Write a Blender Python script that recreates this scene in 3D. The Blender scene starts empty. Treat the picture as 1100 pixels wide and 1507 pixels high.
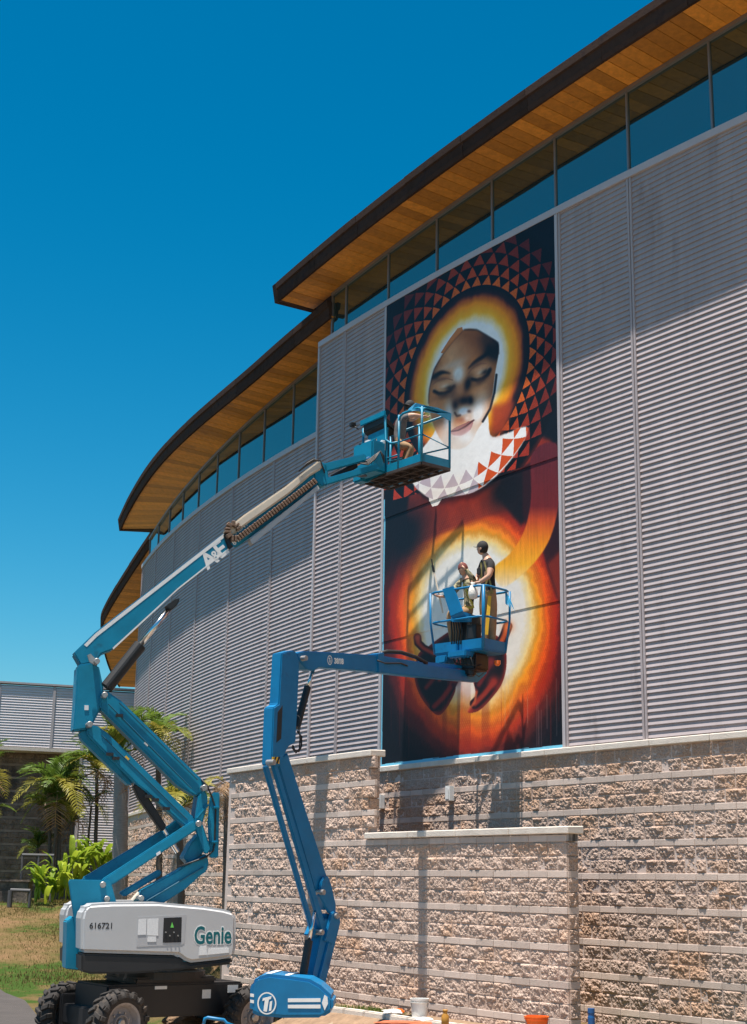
import bpy, bmesh, math, random
import numpy as np
from mathutils import Vector, Matrix, noise
random.seed(7)
rnd = random.Random(11)
SC = bpy.context.scene
COL = SC.collection

# ------------------------------------------------------------------ camera, sky, sun, exposure
FOC, PITCH, ROLL = 2112.1, 0.2543, 0.0175          # focal length in units of a 1507-unit-high frame
cp, sp, cr, sr = math.cos(PITCH), math.sin(PITCH), math.cos(ROLL), math.sin(ROLL)
_U = Vector((0, -sp, cp)); _R = Vector((1, 0, 0))
CF = Vector((0, cp, sp)); CR = _R * cr + _U * sr; CU = _U * cr - _R * sr
cam_d = bpy.data.cameras.new('camera')
cam = bpy.data.objects.new('camera', cam_d); COL.objects.link(cam)
cam_d.sensor_fit = 'VERTICAL'; cam_d.sensor_height = 36.0; cam_d.lens = 36.0 * FOC / 1507.0
cam_d.clip_start = 0.1; cam_d.clip_end = 3000
cam.matrix_world = Matrix(((CR.x, CU.x, -CF.x, 0), (CR.y, CU.y, -CF.y, 0), (CR.z, CU.z, -CF.z, 0), (0, 0, 0, 1)))
SC.camera = cam

SUN_EL, SUN_AZ = math.radians(78.4), math.radians(-39)     # azimuth from straight behind the camera, negative = towards -x
SUN = Vector((math.sin(SUN_AZ) * math.cos(SUN_EL), -math.cos(SUN_AZ) * math.cos(SUN_EL), math.sin(SUN_EL)))
world = bpy.data.worlds.new('World'); SC.world = world; world.use_nodes = True
wn = world.node_tree.nodes; wl = world.node_tree.links
wn.clear()
wo = wn.new('ShaderNodeOutputWorld'); bg = wn.new('ShaderNodeBackground')
sky = wn.new('ShaderNodeTexSky'); sky.sky_type = 'NISHITA'; sky.sun_disc = False
sky.sun_elevation = SUN_EL; sky.sun_rotation = math.atan2(SUN.x, SUN.y)
sky.air_density = 1.0; sky.dust_density = 1.1; sky.ozone_density = 2.2
hs = wn.new('ShaderNodeHueSaturation'); hs.inputs['Hue'].default_value = 0.470; hs.inputs['Saturation'].default_value = 1.56
gm = wn.new('ShaderNodeGamma'); gm.inputs[1].default_value = 1.25
wl.new(sky.outputs[0], hs.inputs['Color']); wl.new(hs.outputs[0], gm.inputs[0]); wl.new(gm.outputs[0], bg.inputs[0]); bg.inputs[1].default_value = 0.047
wl.new(bg.outputs[0], wo.inputs[0])
sun_d = bpy.data.lights.new('sun', 'SUN'); sun_d.energy = 5.0; sun_d.angle = math.radians(0.53); sun_d.color = (1.0, 0.93, 0.84)
sun = bpy.data.objects.new('sun', sun_d); COL.objects.link(sun)
sun.rotation_euler = SUN.to_track_quat('Z', 'Y').to_euler(); sun.location = (0, 0, 60)
SC.view_settings.view_transform = 'Standard'; SC.view_settings.look = 'None'
SC.view_settings.exposure = 0.95; SC.view_settings.gamma = 1.0; SC.view_settings.use_curve_mapping = False
SC.cycles.max_bounces = 6; SC.cycles.diffuse_bounces = 3; SC.cycles.glossy_bounces = 4
SC.cycles.use_denoising = True

# ------------------------------------------------------------------ helpers
def ray(x, y):
    return (CF + CR * ((x - 550) / FOC) - CU * ((y - 753.5) / FOC))

def srgb(r, g, b):
    f = lambda c: (c / 255 / 12.92) if c / 255 <= 0.04045 else ((c / 255 + 0.055) / 1.055) ** 2.4
    return (f(r), f(g), f(b), 1)

ORG = {}
def place(o, parent=None, M=None):
    M = M or Matrix.Identity(4)
    if parent is not None:
        o.parent = parent
        o.matrix_local = Matrix.Translation(-ORG[parent.name]) @ M
    else:
        o.matrix_local = M
    ORG[o.name] = M.to_translation()
    COL.objects.link(o)
    return o

def tag(o, label=None, cat=None, group=None, kind=None):
    if label: o['label'] = label
    if cat: o['category'] = cat
    if group: o['group'] = group
    if kind: o['kind'] = kind
    return o

def thing(name, loc, label, cat, group=None):
    o = bpy.data.objects.new(name, None)
    o.empty_display_size = 0.2
    place(o, None, Matrix.Translation(Vector(loc)))
    return tag(o, label, cat, group)

def inst(name, me, parent, M, mat=None):
    o = bpy.data.objects.new(name, me)
    return place(o, parent, M)

class MB:
    def __init__(s):
        s.v, s.f, s.m = [], [], []
    def add(s, vs, fs, mi=0):
        n = len(s.v)
        s.v += [tuple(v) for v in vs]
        s.f += [tuple(i + n for i in f) for f in fs]
        s.m += [mi] * len(fs)
        return s
    def hexa(s, p, mi=0):   # 8 points: bottom ring 4, top ring 4
        return s.add(p, [(3, 2, 1, 0), (4, 5, 6, 7), (0, 1, 5, 4), (1, 2, 6, 5), (2, 3, 7, 6), (3, 0, 4, 7)], mi)
    def box(s, c, sz, ax=None, mi=0):
        c = Vector(c); X, Y, Z = ax or (Vector((1, 0, 0)), Vector((0, 1, 0)), Vector((0, 0, 1)))
        X, Y, Z = X * sz[0] / 2, Y * sz[1] / 2, Z * sz[2] / 2
        return s.hexa([c - X - Y - Z, c + X - Y - Z, c + X + Y - Z, c - X + Y - Z, c - X - Y + Z, c + X - Y + Z, c + X + Y + Z, c - X + Y + Z], mi)
    def beam(s, p, q, side, w, h, mi=0, h2=None, w2=None):   # from p to q; side: width direction; tapering to h2
        p, q = Vector(p), Vector(q); d = (q - p).normalized(); side = Vector(side).normalized()
        up = side.cross(d).normalized(); h2 = h if h2 is None else h2; w2 = w if w2 is None else w2
        a, b, A, B = side * w / 2, up * h / 2, side * w2 / 2, up * h2 / 2
        return s.hexa([p - a - b, p + a - b, p + a + b, p - a + b, q - A - B, q + A - B, q + A + B, q - A + B], mi)
    def prism(s, pts, off, mi=0):
        n = len(pts); off = Vector(off); P = [Vector(p) for p in pts]
        fs = [tuple(range(n - 1, -1, -1)), tuple(range(n, 2 * n))] + [(i, (i + 1) % n, (i + 1) % n + n, i + n) for i in range(n)]
        return s.add(P + [p + off for p in P], fs, mi)
    def tube(s, pts, r, n=8, mi=0, closed=False):
        P = [Vector(p) for p in pts]; m = len(P); rr = r if hasattr(r, '__len__') else [r] * m
        rings = []; prev = None
        for i in range(m):
            if closed: d = P[(i + 1) % m] - P[i - 1]
            else: d = P[min(i + 1, m - 1)] - P[max(i - 1, 0)]
            d = d.normalized() if d.length > 1e-9 else Vector((0, 0, 1))
            if prev is None:
                a = d.cross(Vector((0, 0, 1)))
                if a.length < 1e-3: a = d.cross(Vector((1, 0, 0)))
            else: a = prev - d * prev.dot(d)
            a.normalize(); prev = a; b = d.cross(a)
            rings.append([P[i] + (a * math.cos(t) + b * math.sin(t)) * rr[i] for t in [2 * math.pi * k / n for k in range(n)]])
        vs = [v for R_ in rings for v in R_]; fs = []
        for i in range(m if closed else m - 1):
            j = (i + 1) % m
            for k in range(n):
                fs.append((i * n + k, i * n + (k + 1) % n, j * n + (k + 1) % n, j * n + k))
        if not closed: fs += [tuple(range(n - 1, -1, -1)), tuple(range((m - 1) * n, m * n))]
        return s.add(vs, fs, mi)
    def lathe(s, prof, org, axis, n=24, mi=0, cap=True):
        axis = Vector(axis).normalized(); a = axis.cross(Vector((0, 0, 1)))
        if a.length < 1e-3: a = Vector((1, 0, 0))
        a.normalize(); b = axis.cross(a); org = Vector(org)
        vs = [org + axis * h + (a * math.cos(t) + b * math.sin(t)) * r for (r, h) in prof for t in [2 * math.pi * k / n for k in range(n)]]
        m = len(prof)
        fs = [(i * n + k, i * n + (k + 1) % n, (i + 1) * n + (k + 1) % n, (i + 1) * n + k) for i in range(m - 1) for k in range(n)]
        if cap: fs += [tuple(range(n - 1, -1, -1)), tuple(range((m - 1) * n, m * n))]
        return s.add(vs, fs, mi)
    def mesh(s, name, mats, smooth=False, bevel=0.0, seg=2):
        me = bpy.data.meshes.new(name); me.from_pydata(s.v, [], s.f); me.update()
        bm = bmesh.new(); bm.from_mesh(me)
        bmesh.ops.recalc_face_normals(bm, faces=bm.faces[:])
        for f, mi in zip(bm.faces, s.m): f.material_index = mi
        if bevel > 0:
            es = [e for e in bm.edges if len(e.link_faces) == 2 and e.calc_face_angle(0) > 0.5]
            bmesh.ops.bevel(bm, geom=es, offset=bevel, segments=seg, affect='EDGES', clamp_overlap=True)
        bm.to_mesh(me); bm.free()
        for m in (mats if isinstance(mats, (list, tuple)) else [mats]): me.materials.append(m)
        if smooth: me.polygons.foreach_set('use_smooth', [True] * len(me.polygons))
        return me
    def build(s, name, mats, parent=None, smooth=False, bevel=0.0, kind=None, label=None, seg=2):
        o = bpy.data.objects.new(name, s.mesh(name, mats, smooth, bevel, seg))
        place(o, parent)
        if kind: o['kind'] = kind
        if label: o['label'] = label
        return o

# ------------------------------------------------------------------ materials
def nodes(name):
    m = bpy.data.materials.new(name); m.use_nodes = True; nt = m.node_tree; nt.nodes.clear()
    o = nt.nodes.new('ShaderNodeOutputMaterial'); b = nt.nodes.new('ShaderNodeBsdfPrincipled')
    nt.links.new(b.outputs[0], o.inputs[0])
    return m, nt, b
def N(nt, t, **kw):
    n = nt.nodes.new(t)
    for k, v in kw.items():
        if k in n.inputs: n.inputs[k].default_value = v
        else: setattr(n, k, v)
    return n
def mat(name, col, rough=0.5, metal=0.0, var=0.0, scale=8.0, bump=0.0, bscale=60.0, spec=0.5, objvar=0.0, stretch=None, dirt=None, dscale=1.5, dthr=0.55, coat=0.0, dstretch=None):
    """Plain surface: base colour, noise variation, per-object variation, patchy dirt, fine relief."""
    m, nt, b = nodes(name); L = nt.links
    b.inputs['Roughness'].default_value = rough; b.inputs['Metallic'].default_value = metal
    b.inputs['Specular IOR Level'].default_value = spec; b.inputs['Coat Weight'].default_value = coat
    tc = N(nt, 'ShaderNodeTexCoord'); geo = N(nt, 'ShaderNodeNewGeometry')
    def coord(st):
        if st is None: return geo.outputs['Position']
        mp = N(nt, 'ShaderNodeMapping'); mp.inputs['Scale'].default_value = st
        L.new(geo.outputs['Position'], mp.inputs['Vector']); return mp.outputs[0]
    c = None
    rgb = N(nt, 'ShaderNodeRGB'); rgb.outputs[0].default_value = (*col[:3], 1); c = rgb.outputs[0]
    if var > 0:
        n = N(nt, 'ShaderNodeTexNoise', Scale=scale, Detail=6.0, Roughness=0.65); L.new(coord(stretch), n.inputs['Vector'])
        mr = N(nt, 'ShaderNodeMapRange'); mr.inputs[3].default_value = 1 - var; mr.inputs[4].default_value = 1 + var
        mr.inputs[1].default_value = 0.25; mr.inputs[2].default_value = 0.75
        L.new(n.outputs[0], mr.inputs[0])
        mx = N(nt, 'ShaderNodeVectorMath', operation='SCALE'); L.new(c, mx.inputs[0]); L.new(mr.outputs[0], mx.inputs['Scale']); c = mx.outputs[0]
    if objvar > 0:
        oi = N(nt, 'ShaderNodeObjectInfo'); mr = N(nt, 'ShaderNodeMapRange'); mr.inputs[3].default_value = 1 - objvar; mr.inputs[4].default_value = 1 + objvar
        L.new(oi.outputs['Random'], mr.inputs[0])
        mx = N(nt, 'ShaderNodeVectorMath', operation='SCALE'); L.new(c, mx.inputs[0]); L.new(mr.outputs[0], mx.inputs['Scale']); c = mx.outputs[0]
    if dirt is not None:
        n = N(nt, 'ShaderNodeTexNoise', Scale=dscale, Detail=8.0, Roughness=0.7); L.new(coord(dstretch), n.inputs['Vector'])
        cr_ = N(nt, 'ShaderNodeMapRange'); cr_.inputs[1].default_value = dthr; cr_.inputs[2].default_value = dthr + 0.15
        L.new(n.outputs[0], cr_.inputs[0])
        mx = N(nt, 'ShaderNodeMix', data_type='RGBA'); L.new(cr_.outputs[0], mx.inputs[0]); L.new(c, mx.inputs[6]); mx.inputs[7].default_value = (*dirt[:3], 1); c = mx.outputs[2]
    L.new(c, b.inputs['Base Color'])
    if bump > 0:
        n = N(nt, 'ShaderNodeTexNoise', Scale=bscale, Detail=5.0, Roughness=0.6); L.new(coord(stretch), n.inputs['Vector'])
        bp = N(nt, 'ShaderNodeBump', Strength=bump, Distance=0.02); L.new(n.outputs[0], bp.inputs['Height']); L.new(bp.outputs[0], b.inputs['Normal'])
    return m

M_LOUV = mat('louvre_metal', (0.385, 0.33, 0.332), 0.5, 0.0, var=0.12, scale=3.0, spec=0.3, stretch=(1, 1, 0.12), dirt=(0.30, 0.25, 0.245), dscale=2.5, dthr=0.56, dstretch=(1, 1, 0.2))
M_LOUVLIT = mat('sunlit_louvre_metal', (0.70, 0.65, 0.67), 0.5, var=0.06, scale=1.2, spec=0.3)  # brighter copy of the louvre metal, hall sunlight put into its colour
M_TRIM = mat('trim_metal', (0.46, 0.42, 0.43), 0.45, 0.0, var=0.05, scale=2, spec=0.4)
M_DARK = mat('dark_grey_paint', (0.10, 0.095, 0.10), 0.8)  # plain dark grey for louvre backing, inner walls and roof sheets
M_FASC = mat('fascia_copper', (0.055, 0.034, 0.027), 0.9, 0.0, var=0.35, scale=3, spec=0.1, objvar=0.18, bump=0.25, bscale=25, dirt=(0.035, 0.024, 0.024), dscale=3, dthr=0.5)
M_WOOD = mat('soffit_wood', (0.60, 0.235, 0.03), 0.5, 0.0, var=0.25, scale=9, objvar=0.30, bump=0.1, dirt=(0.30, 0.11, 0.02), dscale=1.4, dthr=0.58)
M_ALU = mat('mullion_metal', (0.22, 0.20, 0.20), 0.4, 0.3)
M_CONC = mat('coping_concrete', (0.62, 0.55, 0.48), 0.85, var=0.12, scale=3, bump=0.3, bscale=40, dirt=(0.42, 0.36, 0.31), dscale=2.2, dthr=0.6)
M_MORT = mat('mortar', (0.60, 0.48, 0.42), 0.9, var=0.1, scale=12, bump=0.2)
M_BAND = mat('smooth_block', (0.56, 0.45, 0.385), 0.9, var=0.10, scale=7, objvar=0.16, bump=0.3, bscale=90)
M_GREYP = mat('grey_paint', (0.42, 0.42, 0.43), 0.4)
M_WHITE = mat('white_plastic', (0.75, 0.74, 0.72), 0.45, var=0.06, scale=5)
M_BLACK = mat('black_rubber', (0.012, 0.012, 0.013), 0.55, bump=0.1)
M_CHROME = mat('chrome', (0.7, 0.7, 0.7), 0.15, 1.0)
M_STEEL = mat('worn_steel', (0.38, 0.36, 0.34), 0.45, 0.7, var=0.3, scale=20)

def block_mat(name, base, dark, light, warm):
    m, nt, b = nodes(name); L = nt.links
    geo = N(nt, 'ShaderNodeNewGeometry'); oi = N(nt, 'ShaderNodeObjectInfo')
    b.inputs['Roughness'].default_value = 0.95; b.inputs['Specular IOR Level'].default_value = 0.15
    n1 = N(nt, 'ShaderNodeTexNoise', Scale=42.0, Detail=6.0, Roughness=0.75); L.new(geo.outputs[0], n1.inputs['Vector'])
    n2 = N(nt, 'ShaderNodeTexNoise', Scale=1.1, Detail=4.0); L.new(geo.outputs[0], n2.inputs['Vector'])
    v = N(nt, 'ShaderNodeTexVoronoi', Scale=70.0); L.new(geo.outputs[0], v.inputs['Vector'])
    r1 = N(nt, 'ShaderNodeValToRGB'); e = r1.color_ramp.elements
    e[0].position = 0.33; e[0].color = (*dark, 1); e[1].position = 0.68; e[1].color = (*light, 1); k = r1.color_ramp.elements.new(0.5); k.color = (*base, 1)
    L.new(n1.outputs[0], r1.inputs[0])
    mr = N(nt, 'ShaderNodeMapRange'); mr.inputs[1].default_value = 0.48; mr.inputs[2].default_value = 0.66; mr.inputs[4].default_value = 0.75
    L.new(n2.outputs[0], mr.inputs[0])
    mx = N(nt, 'ShaderNodeMix', data_type='RGBA', blend_type='MULTIPLY'); mx.inputs[7].default_value = (*warm, 1)
    L.new(mr.outputs[0], mx.inputs[0]); L.new(r1.outputs[0], mx.inputs[6])
    ob = N(nt, 'ShaderNodeMapRange'); ob.inputs[3].default_value = 0.9; ob.inputs[4].default_value = 1.1; L.new(oi.outputs['Random'], ob.inputs[0])
    sc = N(nt, 'ShaderNodeVectorMath', operation='SCALE'); L.new(mx.outputs[2], sc.inputs[0]); L.new(ob.outputs[0], sc.inputs['Scale'])
    L.new(sc.outputs[0], b.inputs['Base Color'])
    bp = N(nt, 'ShaderNodeBump', Strength=0.9, Distance=0.02); L.new(n1.outputs[0], bp.inputs['Height'])
    bp2 = N(nt, 'ShaderNodeBump', Strength=0.5, Distance=0.01); L.new(v.outputs['Distance'], bp2.inputs['Height']); L.new(bp.outputs[0], bp2.inputs['Normal'])
    L.new(bp2.outputs[0], b.inputs['Normal'])
    return m
M_BLOCK = block_mat('split_face_block', (0.54, 0.40, 0.325), (0.32, 0.228, 0.182), (0.65, 0.50, 0.415), (1.0, 0.82, 0.64))

def glass_mat(name, tint):
    m, nt, b = nodes(name)
    b.inputs['Base Color'].default_value = (*tint, 1); b.inputs['Metallic'].default_value = 0.9; b.inputs['Roughness'].default_value = 0.015
    n = N(nt, 'ShaderNodeTexNoise', Scale=0.7, Detail=1.0); geo = N(nt, 'ShaderNodeNewGeometry'); nt.links.new(geo.outputs[0], n.inputs['Vector'])
    bp = N(nt, 'ShaderNodeBump', Strength=0.05, Distance=0.02); nt.links.new(n.outputs[0], bp.inputs['Height']); nt.links.new(bp.outputs[0], b.inputs['Normal'])
    return m
M_GLASS = glass_mat('reflective_glass', (0.175, 0.255, 0.235))

# ------------------------------------------------------------------ ground
LOW = -2.66
CX, CY, RAD = 77.415, 75.332, 89.951          # plan circle of the curved building
def cyl(th, off, z):
    t = math.radians(th); r = RAD + off
    return Vector((CX + r * math.cos(t), CY + r * math.sin(t), z))
def nrm(th):
    t = math.radians(th); return Vector((math.cos(t), math.sin(t), 0))
def tng(th):
    t = math.radians(th); return Vector((-math.sin(t), math.cos(t), 0))      # towards growing theta (towards +x end)
def smooth01(a, b, x):
    t = min(1, max(0, (x - a) / (b - a))); return t * t * (3 - 2 * t)
def gz(x, y):
    d = math.hypot(x - CX, y - CY) - RAD
    z = LOW
    if y > 33.5: z += 1.93 * smooth01(34.5, 51.0, y)
    if d > 0: z += 0.62 * (1 - smooth01(2.9, 4.6, d)) * smooth01(-6, 0, x)
    elif x > -6: z += 0.62
    return z
def make_ground():
    mb = MB()
    xs = [-400, -150, -60] + [-40 + i * 2 for i in range(10)] + [-20 + i * 0.5 for i in range(80)] + [20 + 4 * i for i in range(10)] + [80, 160, 400]
    ys = [-300, -80, -20, 0, 8] + [14 + 0.5 * i for i in range(100)] + [65, 70, 90, 160, 500, 1500]
    nx = len(xs)
    for y in ys:
        for x in xs:
            w = noise.noise(Vector((x * 0.35, y * 0.35, 0))) * 0.05 if -25 < x < 25 and y < 70 else 0
            mb.v.append((x, y, gz(x, y) + w))
    for j in range(len(ys) - 1):
        for i in range(nx - 1):
            mb.f.append((j * nx + i, j * nx + i + 1, (j + 1) * nx + i + 1, (j + 1) * nx + i)); mb.m.append(0)
    m, nt, b = nodes('dry_lawn'); L = nt.links
    b.inputs['Roughness'].default_value = 1.0; b.inputs['Specular IOR Level'].default_value = 0.1
    geo = N(nt, 'ShaderNodeNewGeometry')
    a = N(nt, 'ShaderNodeTexNoise', Scale=0.33, Detail=9.0, Roughness=0.72); L.new(geo.outputs[0], a.inputs['Vector'])
    r = N(nt, 'ShaderNodeValToRGB'); E_ = r.color_ramp.elements
    E_[0].position = 0.43; E_[0].color = (0.045, 0.085, 0.016, 1); E_[1].position = 0.60; E_[1].color = (0.20, 0.125, 0.065, 1)
    k = E_.new(0.48); k.color = (0.115, 0.095, 0.035, 1)
    L.new(a.outputs[0], r.inputs[0])
    f = N(nt, 'ShaderNodeTexNoise', Scale=30.0, Detail=4.0, Roughness=0.8); L.new(geo.outputs[0], f.inputs['Vector'])
    mr = N(nt, 'ShaderNodeMapRange'); mr.inputs[1].default_value = 0.3; mr.inputs[2].default_value = 0.7; mr.inputs[3].default_value = 0.6; mr.inputs[4].default_value = 1.3
    L.new(f.outputs[0], mr.inputs[0])
    s = N(nt, 'ShaderNodeVectorMath', operation='SCALE'); L.new(r.outputs[0], s.inputs[0]); L.new(mr.outputs[0], s.inputs['Scale']); L.new(s.outputs[0], b.inputs['Base Color'])
    bp = N(nt, 'ShaderNodeBump', Strength=0.8, Distance=0.05); L.new(f.outputs[0], bp.inputs['Height']); L.new(bp.outputs[0], b.inputs['Normal'])
    o = mb.build('ground', m, smooth=True, kind='structure')
    return o
make_ground()
def make_road():
    mb = MB(); pts = [(-60, -20), (-4.6, -20), (-4.6, 21), (-5.6, 27), (-7.5, 33.4), (-9.3, 37.2), (-12, 40.5), (-20, 42), (-60, 43)]
    m = mat('asphalt', (0.058, 0.05, 0.047), 0.9, var=0.2, scale=2.0, bump=0.5, bscale=120)
    bm = bmesh.new(); vs = [bm.verts.new((x, y, 0)) for x, y in pts]; bm.faces.new(vs)
    me = bpy.data.meshes.new('asphalt_road'); 
    for k in range(5): bmesh.ops.subdivide_edges(bm, edges=[e for e in bm.edges if e.calc_length() > 2.5], cuts=1); bmesh.ops.triangulate(bm, faces=bm.faces[:])
    for v in bm.verts: v.co.z = gz(v.co.x, v.co.y) + 0.07
    bmesh.ops.recalc_face_normals(bm, faces=bm.faces[:]); bm.to_mesh(me); bm.free()
    me.materials.append(m); o = bpy.data.objects.new('asphalt_road', me); place(o); tag(o, kind='structure')
make_road()
# ------------------------------------------------------------------ curved building: swept pieces
def sweep(mb, prof, t0, t1, n, zf=None, mi=0, cap=True, gr=None, tf=lambda th: 0.0):
    """prof: closed polygon of (offset, z); zf(theta) is added to z."""
    m = len(prof); vs = []
    for i in range(n + 1):
        th = t0 + (t1 - t0) * i / n; dz = zf(th) if zf else 0
        vs += [cyl(th - tf(th), o + (gr(th) if gr else 0), z + dz) for o, z in prof]
    fs = [(i * m + k, i * m + (k + 1) % m, (i + 1) * m + (k + 1) % m, (i + 1) * m + k) for i in range(n) for k in range(m)]
    if cap: fs += [tuple(range(m)), tuple(range(n * m + m - 1, n * m - 1, -1))]
    return mb.add(vs, fs, mi)
def rect(o0, o1, z0, z1): return [(o0, z0), (o1, z0), (o1, z1), (o0, z1)]

PITCH_S = 0.1016
SLAT = [(0.0, 0.0), (0.001, 0.007), (-0.0115, 0.054), (-0.017, 0.060), (-0.023, 0.099), (-0.05, 0.099), (-0.05, 0.002), (-0.006, -0.001)]
def louvre_panel(parent, off, t0, t1, zb, zt, single=True):
    """A panel: backing and two jambs, with its slats as sub-parts."""
    ga = 0.055 / (RAD + off) * 57.2958
    mb = MB()
    sweep(mb, [(off - 0.10, zb), (off - 0.085, zb), (off - 0.085, 0), (off - 0.10, 0)], t0, t1, 4, mi=1) if False else None
    n = 5
    zz = lambda th: zt(th)
    vs = []
    for i in range(n + 1):
        th = t0 + (t1 - t0) * i / n
        vs += [cyl(th, off - 0.075, zb), cyl(th, off - 0.075, zz(th) - 0.01)]
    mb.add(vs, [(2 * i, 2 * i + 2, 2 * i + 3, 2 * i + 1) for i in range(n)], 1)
    for a, b in ((t0 + 0.006, t0 + ga), (t1 - ga, t1 - 0.006)):
        ring = lambda th, z: [cyl(th, off - 0.06, z), cyl(th, off + 0.014, z)]
        z1a, z1b = zz(a) - 0.004, zz(b) - 0.004
        mb.hexa([cyl(a, off - 0.06, zb), cyl(a, off + 0.014, zb), cyl(b, off + 0.014, zb), cyl(b, off - 0.06, zb),
                 cyl(a, off - 0.06, z1a), cyl(a, off + 0.014, z1a), cyl(b, off + 0.014, z1b), cyl(b, off - 0.06, z1b)], 0)
    p = mb.build('louvre_panel', [M_LOUV, M_DARK], parent)
    s0, s1 = t0 + ga, t1 - ga
    cnt = int((min(zz(t0), zz(t1)) - zb - 0.03) / PITCH_S) + 1
    slope = (zz(t1) - zz(t0)) / (t1 - t0)
    segs = 4 if t1 - t0 > 1 else 2
    prof = [(off + o, z) for o, z in SLAT]
    if single:
        m1 = MB(); sweep(m1, prof, s0, s1, segs); me = m1.mesh('slat', M_LOUV)
        for k in range(cnt):
            inst('slat', me, p, Matrix.Translation((0, 0, zb + 0.012 + k * PITCH_S)))
    else:
        m1 = MB()
        for k in range(cnt):
            sweep(m1, [(o, z + zb + 0.012 + k * PITCH_S) for o, z in prof], s0, s1, 3, cap=False)
        m1.build('slat', M_LOUV, p, kind='stuff')
    return p

def roof_edge(root, off, t0, t1, zs, board=0.28, depth=0.9, end_lo=True, gr=None, rise=lambda th: 0.05, sk=lambda th: 0.0):
    """Wooden soffit boards, stepped dark fascia panels, roof sheet."""
    r = RAD + off; st = board / r * 57.2958
    nb = int((t1 - t0) / st)
    st = (t1 - t0) / nb
    g = 0.012 / r * 57.2958
    for i in range(nb):
        a, b = t0 + i * st + g / 2, t0 + (i + 1) * st - g / 2
        dz = rnd.uniform(0, 0.006); za, zb = zs(a) + dz, zs(b) + dz
        mb = MB(); e = off + depth - 0.03; ga, gb = (gr(a), gr(b)) if gr else (0, 0)
        mb.hexa([cyl(a, off - 0.02 + ga, za), cyl(b, off - 0.02 + gb, zb), cyl(b - sk(b), e + gb, zb + rise(b)), cyl(a - sk(a), e + ga, za + rise(a)),
                 cyl(a, off - 0.02 + ga, za + 0.03), cyl(b, off - 0.02 + gb, zb + 0.03), cyl(b - sk(b), e + gb, zb + 0.03 + rise(b)), cyl(a - sk(a), e + ga, za + 0.03 + rise(a))])
        mb.build('soffit_board', M_WOOD, root)
    mb = MB(); ro = []
    for i in range(25):
        th = t0 + (t1 - t0) * i / 24; g_ = gr(th) if gr else 0; z_ = zs(th)
        ro.append([cyl(th, off - 3 + g_, z_ + 0.035), cyl(th, off - 0.02 + g_, z_ + 0.036), cyl(th - sk(th), off + depth - 0.04 + g_, z_ + rise(th) + 0.037), cyl(th - sk(th), off + depth - 0.04 + g_, z_ + rise(th) + 0.36), cyl(th, off - 3 + g_, z_ + rise(th) + 0.6)])
    mb.add([p for q_ in ro for p in q_], [(i * 5 + k, i * 5 + (k + 1) % 5, (i + 1) * 5 + (k + 1) % 5, (i + 1) * 5 + k) for i in range(24) for k in range(5)] + [(0, 1, 2, 3, 4), (124, 123, 122, 121, 120)])
    mb.build('roof', M_DARK, root)
    seg = 1.9 / r * 57.2958; nf = max(1, round((t1 - t0) / seg)); seg = (t1 - t0) / nf
    for i in range(nf):
        a, b = t0 + i * seg + 0.004, t0 + (i + 1) * seg - 0.004
        j = rnd.uniform(-0.006, 0.006)
        mb = MB()
        prof = [(off + depth - 0.032, 0.02), (off + depth + 0.03 + j, 0.015), (off + depth + 0.055 + j, 0.10), (off + depth + 0.035 + j, 0.11), (off + depth + 0.055 + j, 0.28),
                (off + depth + 0.095 + j, 0.30), (off + depth + 0.105 + j, 0.45), (off + depth + 0.03, 0.465), (off + depth - 0.032, 0.44)]
        sweep(mb, prof, a, b, 4, zf=lambda th: zs(th) + rise(th) - 0.05, gr=gr, tf=sk)
        mb.build('fascia_panel', M_FASC, root)
    if end_lo:   # fascia along the low-theta end
        mb = MB(); a = t0 - 0.02
        b = t0 - 0.13
        r_ = rise(t0) - 0.05; pr = [(off - 2.5, 0.0), (off - 0.02, 0.0), (off + depth + 0.02, 0.03 + r_), (off + depth + 0.10, 0.46 + r_), (off - 2.5, 0.46 + r_)]
        vs = [cyl(x_ - (sk(t0) if o > off else 0), o, z + zs(a)) for x_ in (a, b) for o, z in pr]
        mb.add(vs, [(0, 1, 2, 3, 4), (9, 8, 7, 6, 5), (0, 5, 6, 1), (1, 6, 7, 2), (2, 7, 8, 3), (3, 8, 9, 4), (4, 9, 5, 0)])
        mb.build('end_fascia', M_FASC, root)

def glazing(root, off, edges, zb, zs):
    for a, b in zip(edges[:-1], edges[1:]):
        n = 1
        d = rnd.uniform(-0.004, 0.004)
        g = 0.02 / (RAD + off) * 57.3
        mb = MB(); a2, b2 = a + g, b - g
        mb.hexa([cyl(a2, off - 0.03, zb(a)), cyl(a2, off + d, zb(a)), cyl(b2, off - d, zb(b)), cyl(b2, off - 0.03, zb(b)),
                 cyl(a2, off - 0.03, zs(a) - 0.02), cyl(a2, off + d, zs(a) - 0.02), cyl(b2, off - d, zs(b) - 0.02), cyl(b2, off - 0.03, zs(b) - 0.02)])
        mb.build('window_pane', M_GLASS, root)
    for a in edges:
        g = 0.018 / (RAD + off) * 57.3
        mb = MB(); z0, z1 = zb(a), zs(a) - 0.03
        mb.hexa([cyl(a - g, off - 0.05, z0), cyl(a - g, off + 0.03, z0), cyl(a + g, off + 0.03, z0), cyl(a + g, off - 0.05, z0),
                 cyl(a - g, off - 0.05, z1), cyl(a - g, off + 0.03, z1), cyl(a + g, off + 0.03, z1), cyl(a + g, off - 0.05, z1)])
        mb.build('mullion', M_ALU, root)
    mb = MB(); sweep(mb, rect(off - 0.05, off + 0.06, -0.075, 0.0), edges[0], edges[-1], 24, zf=zs)
    mb.build('head_trim', M_ALU, root)

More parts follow.
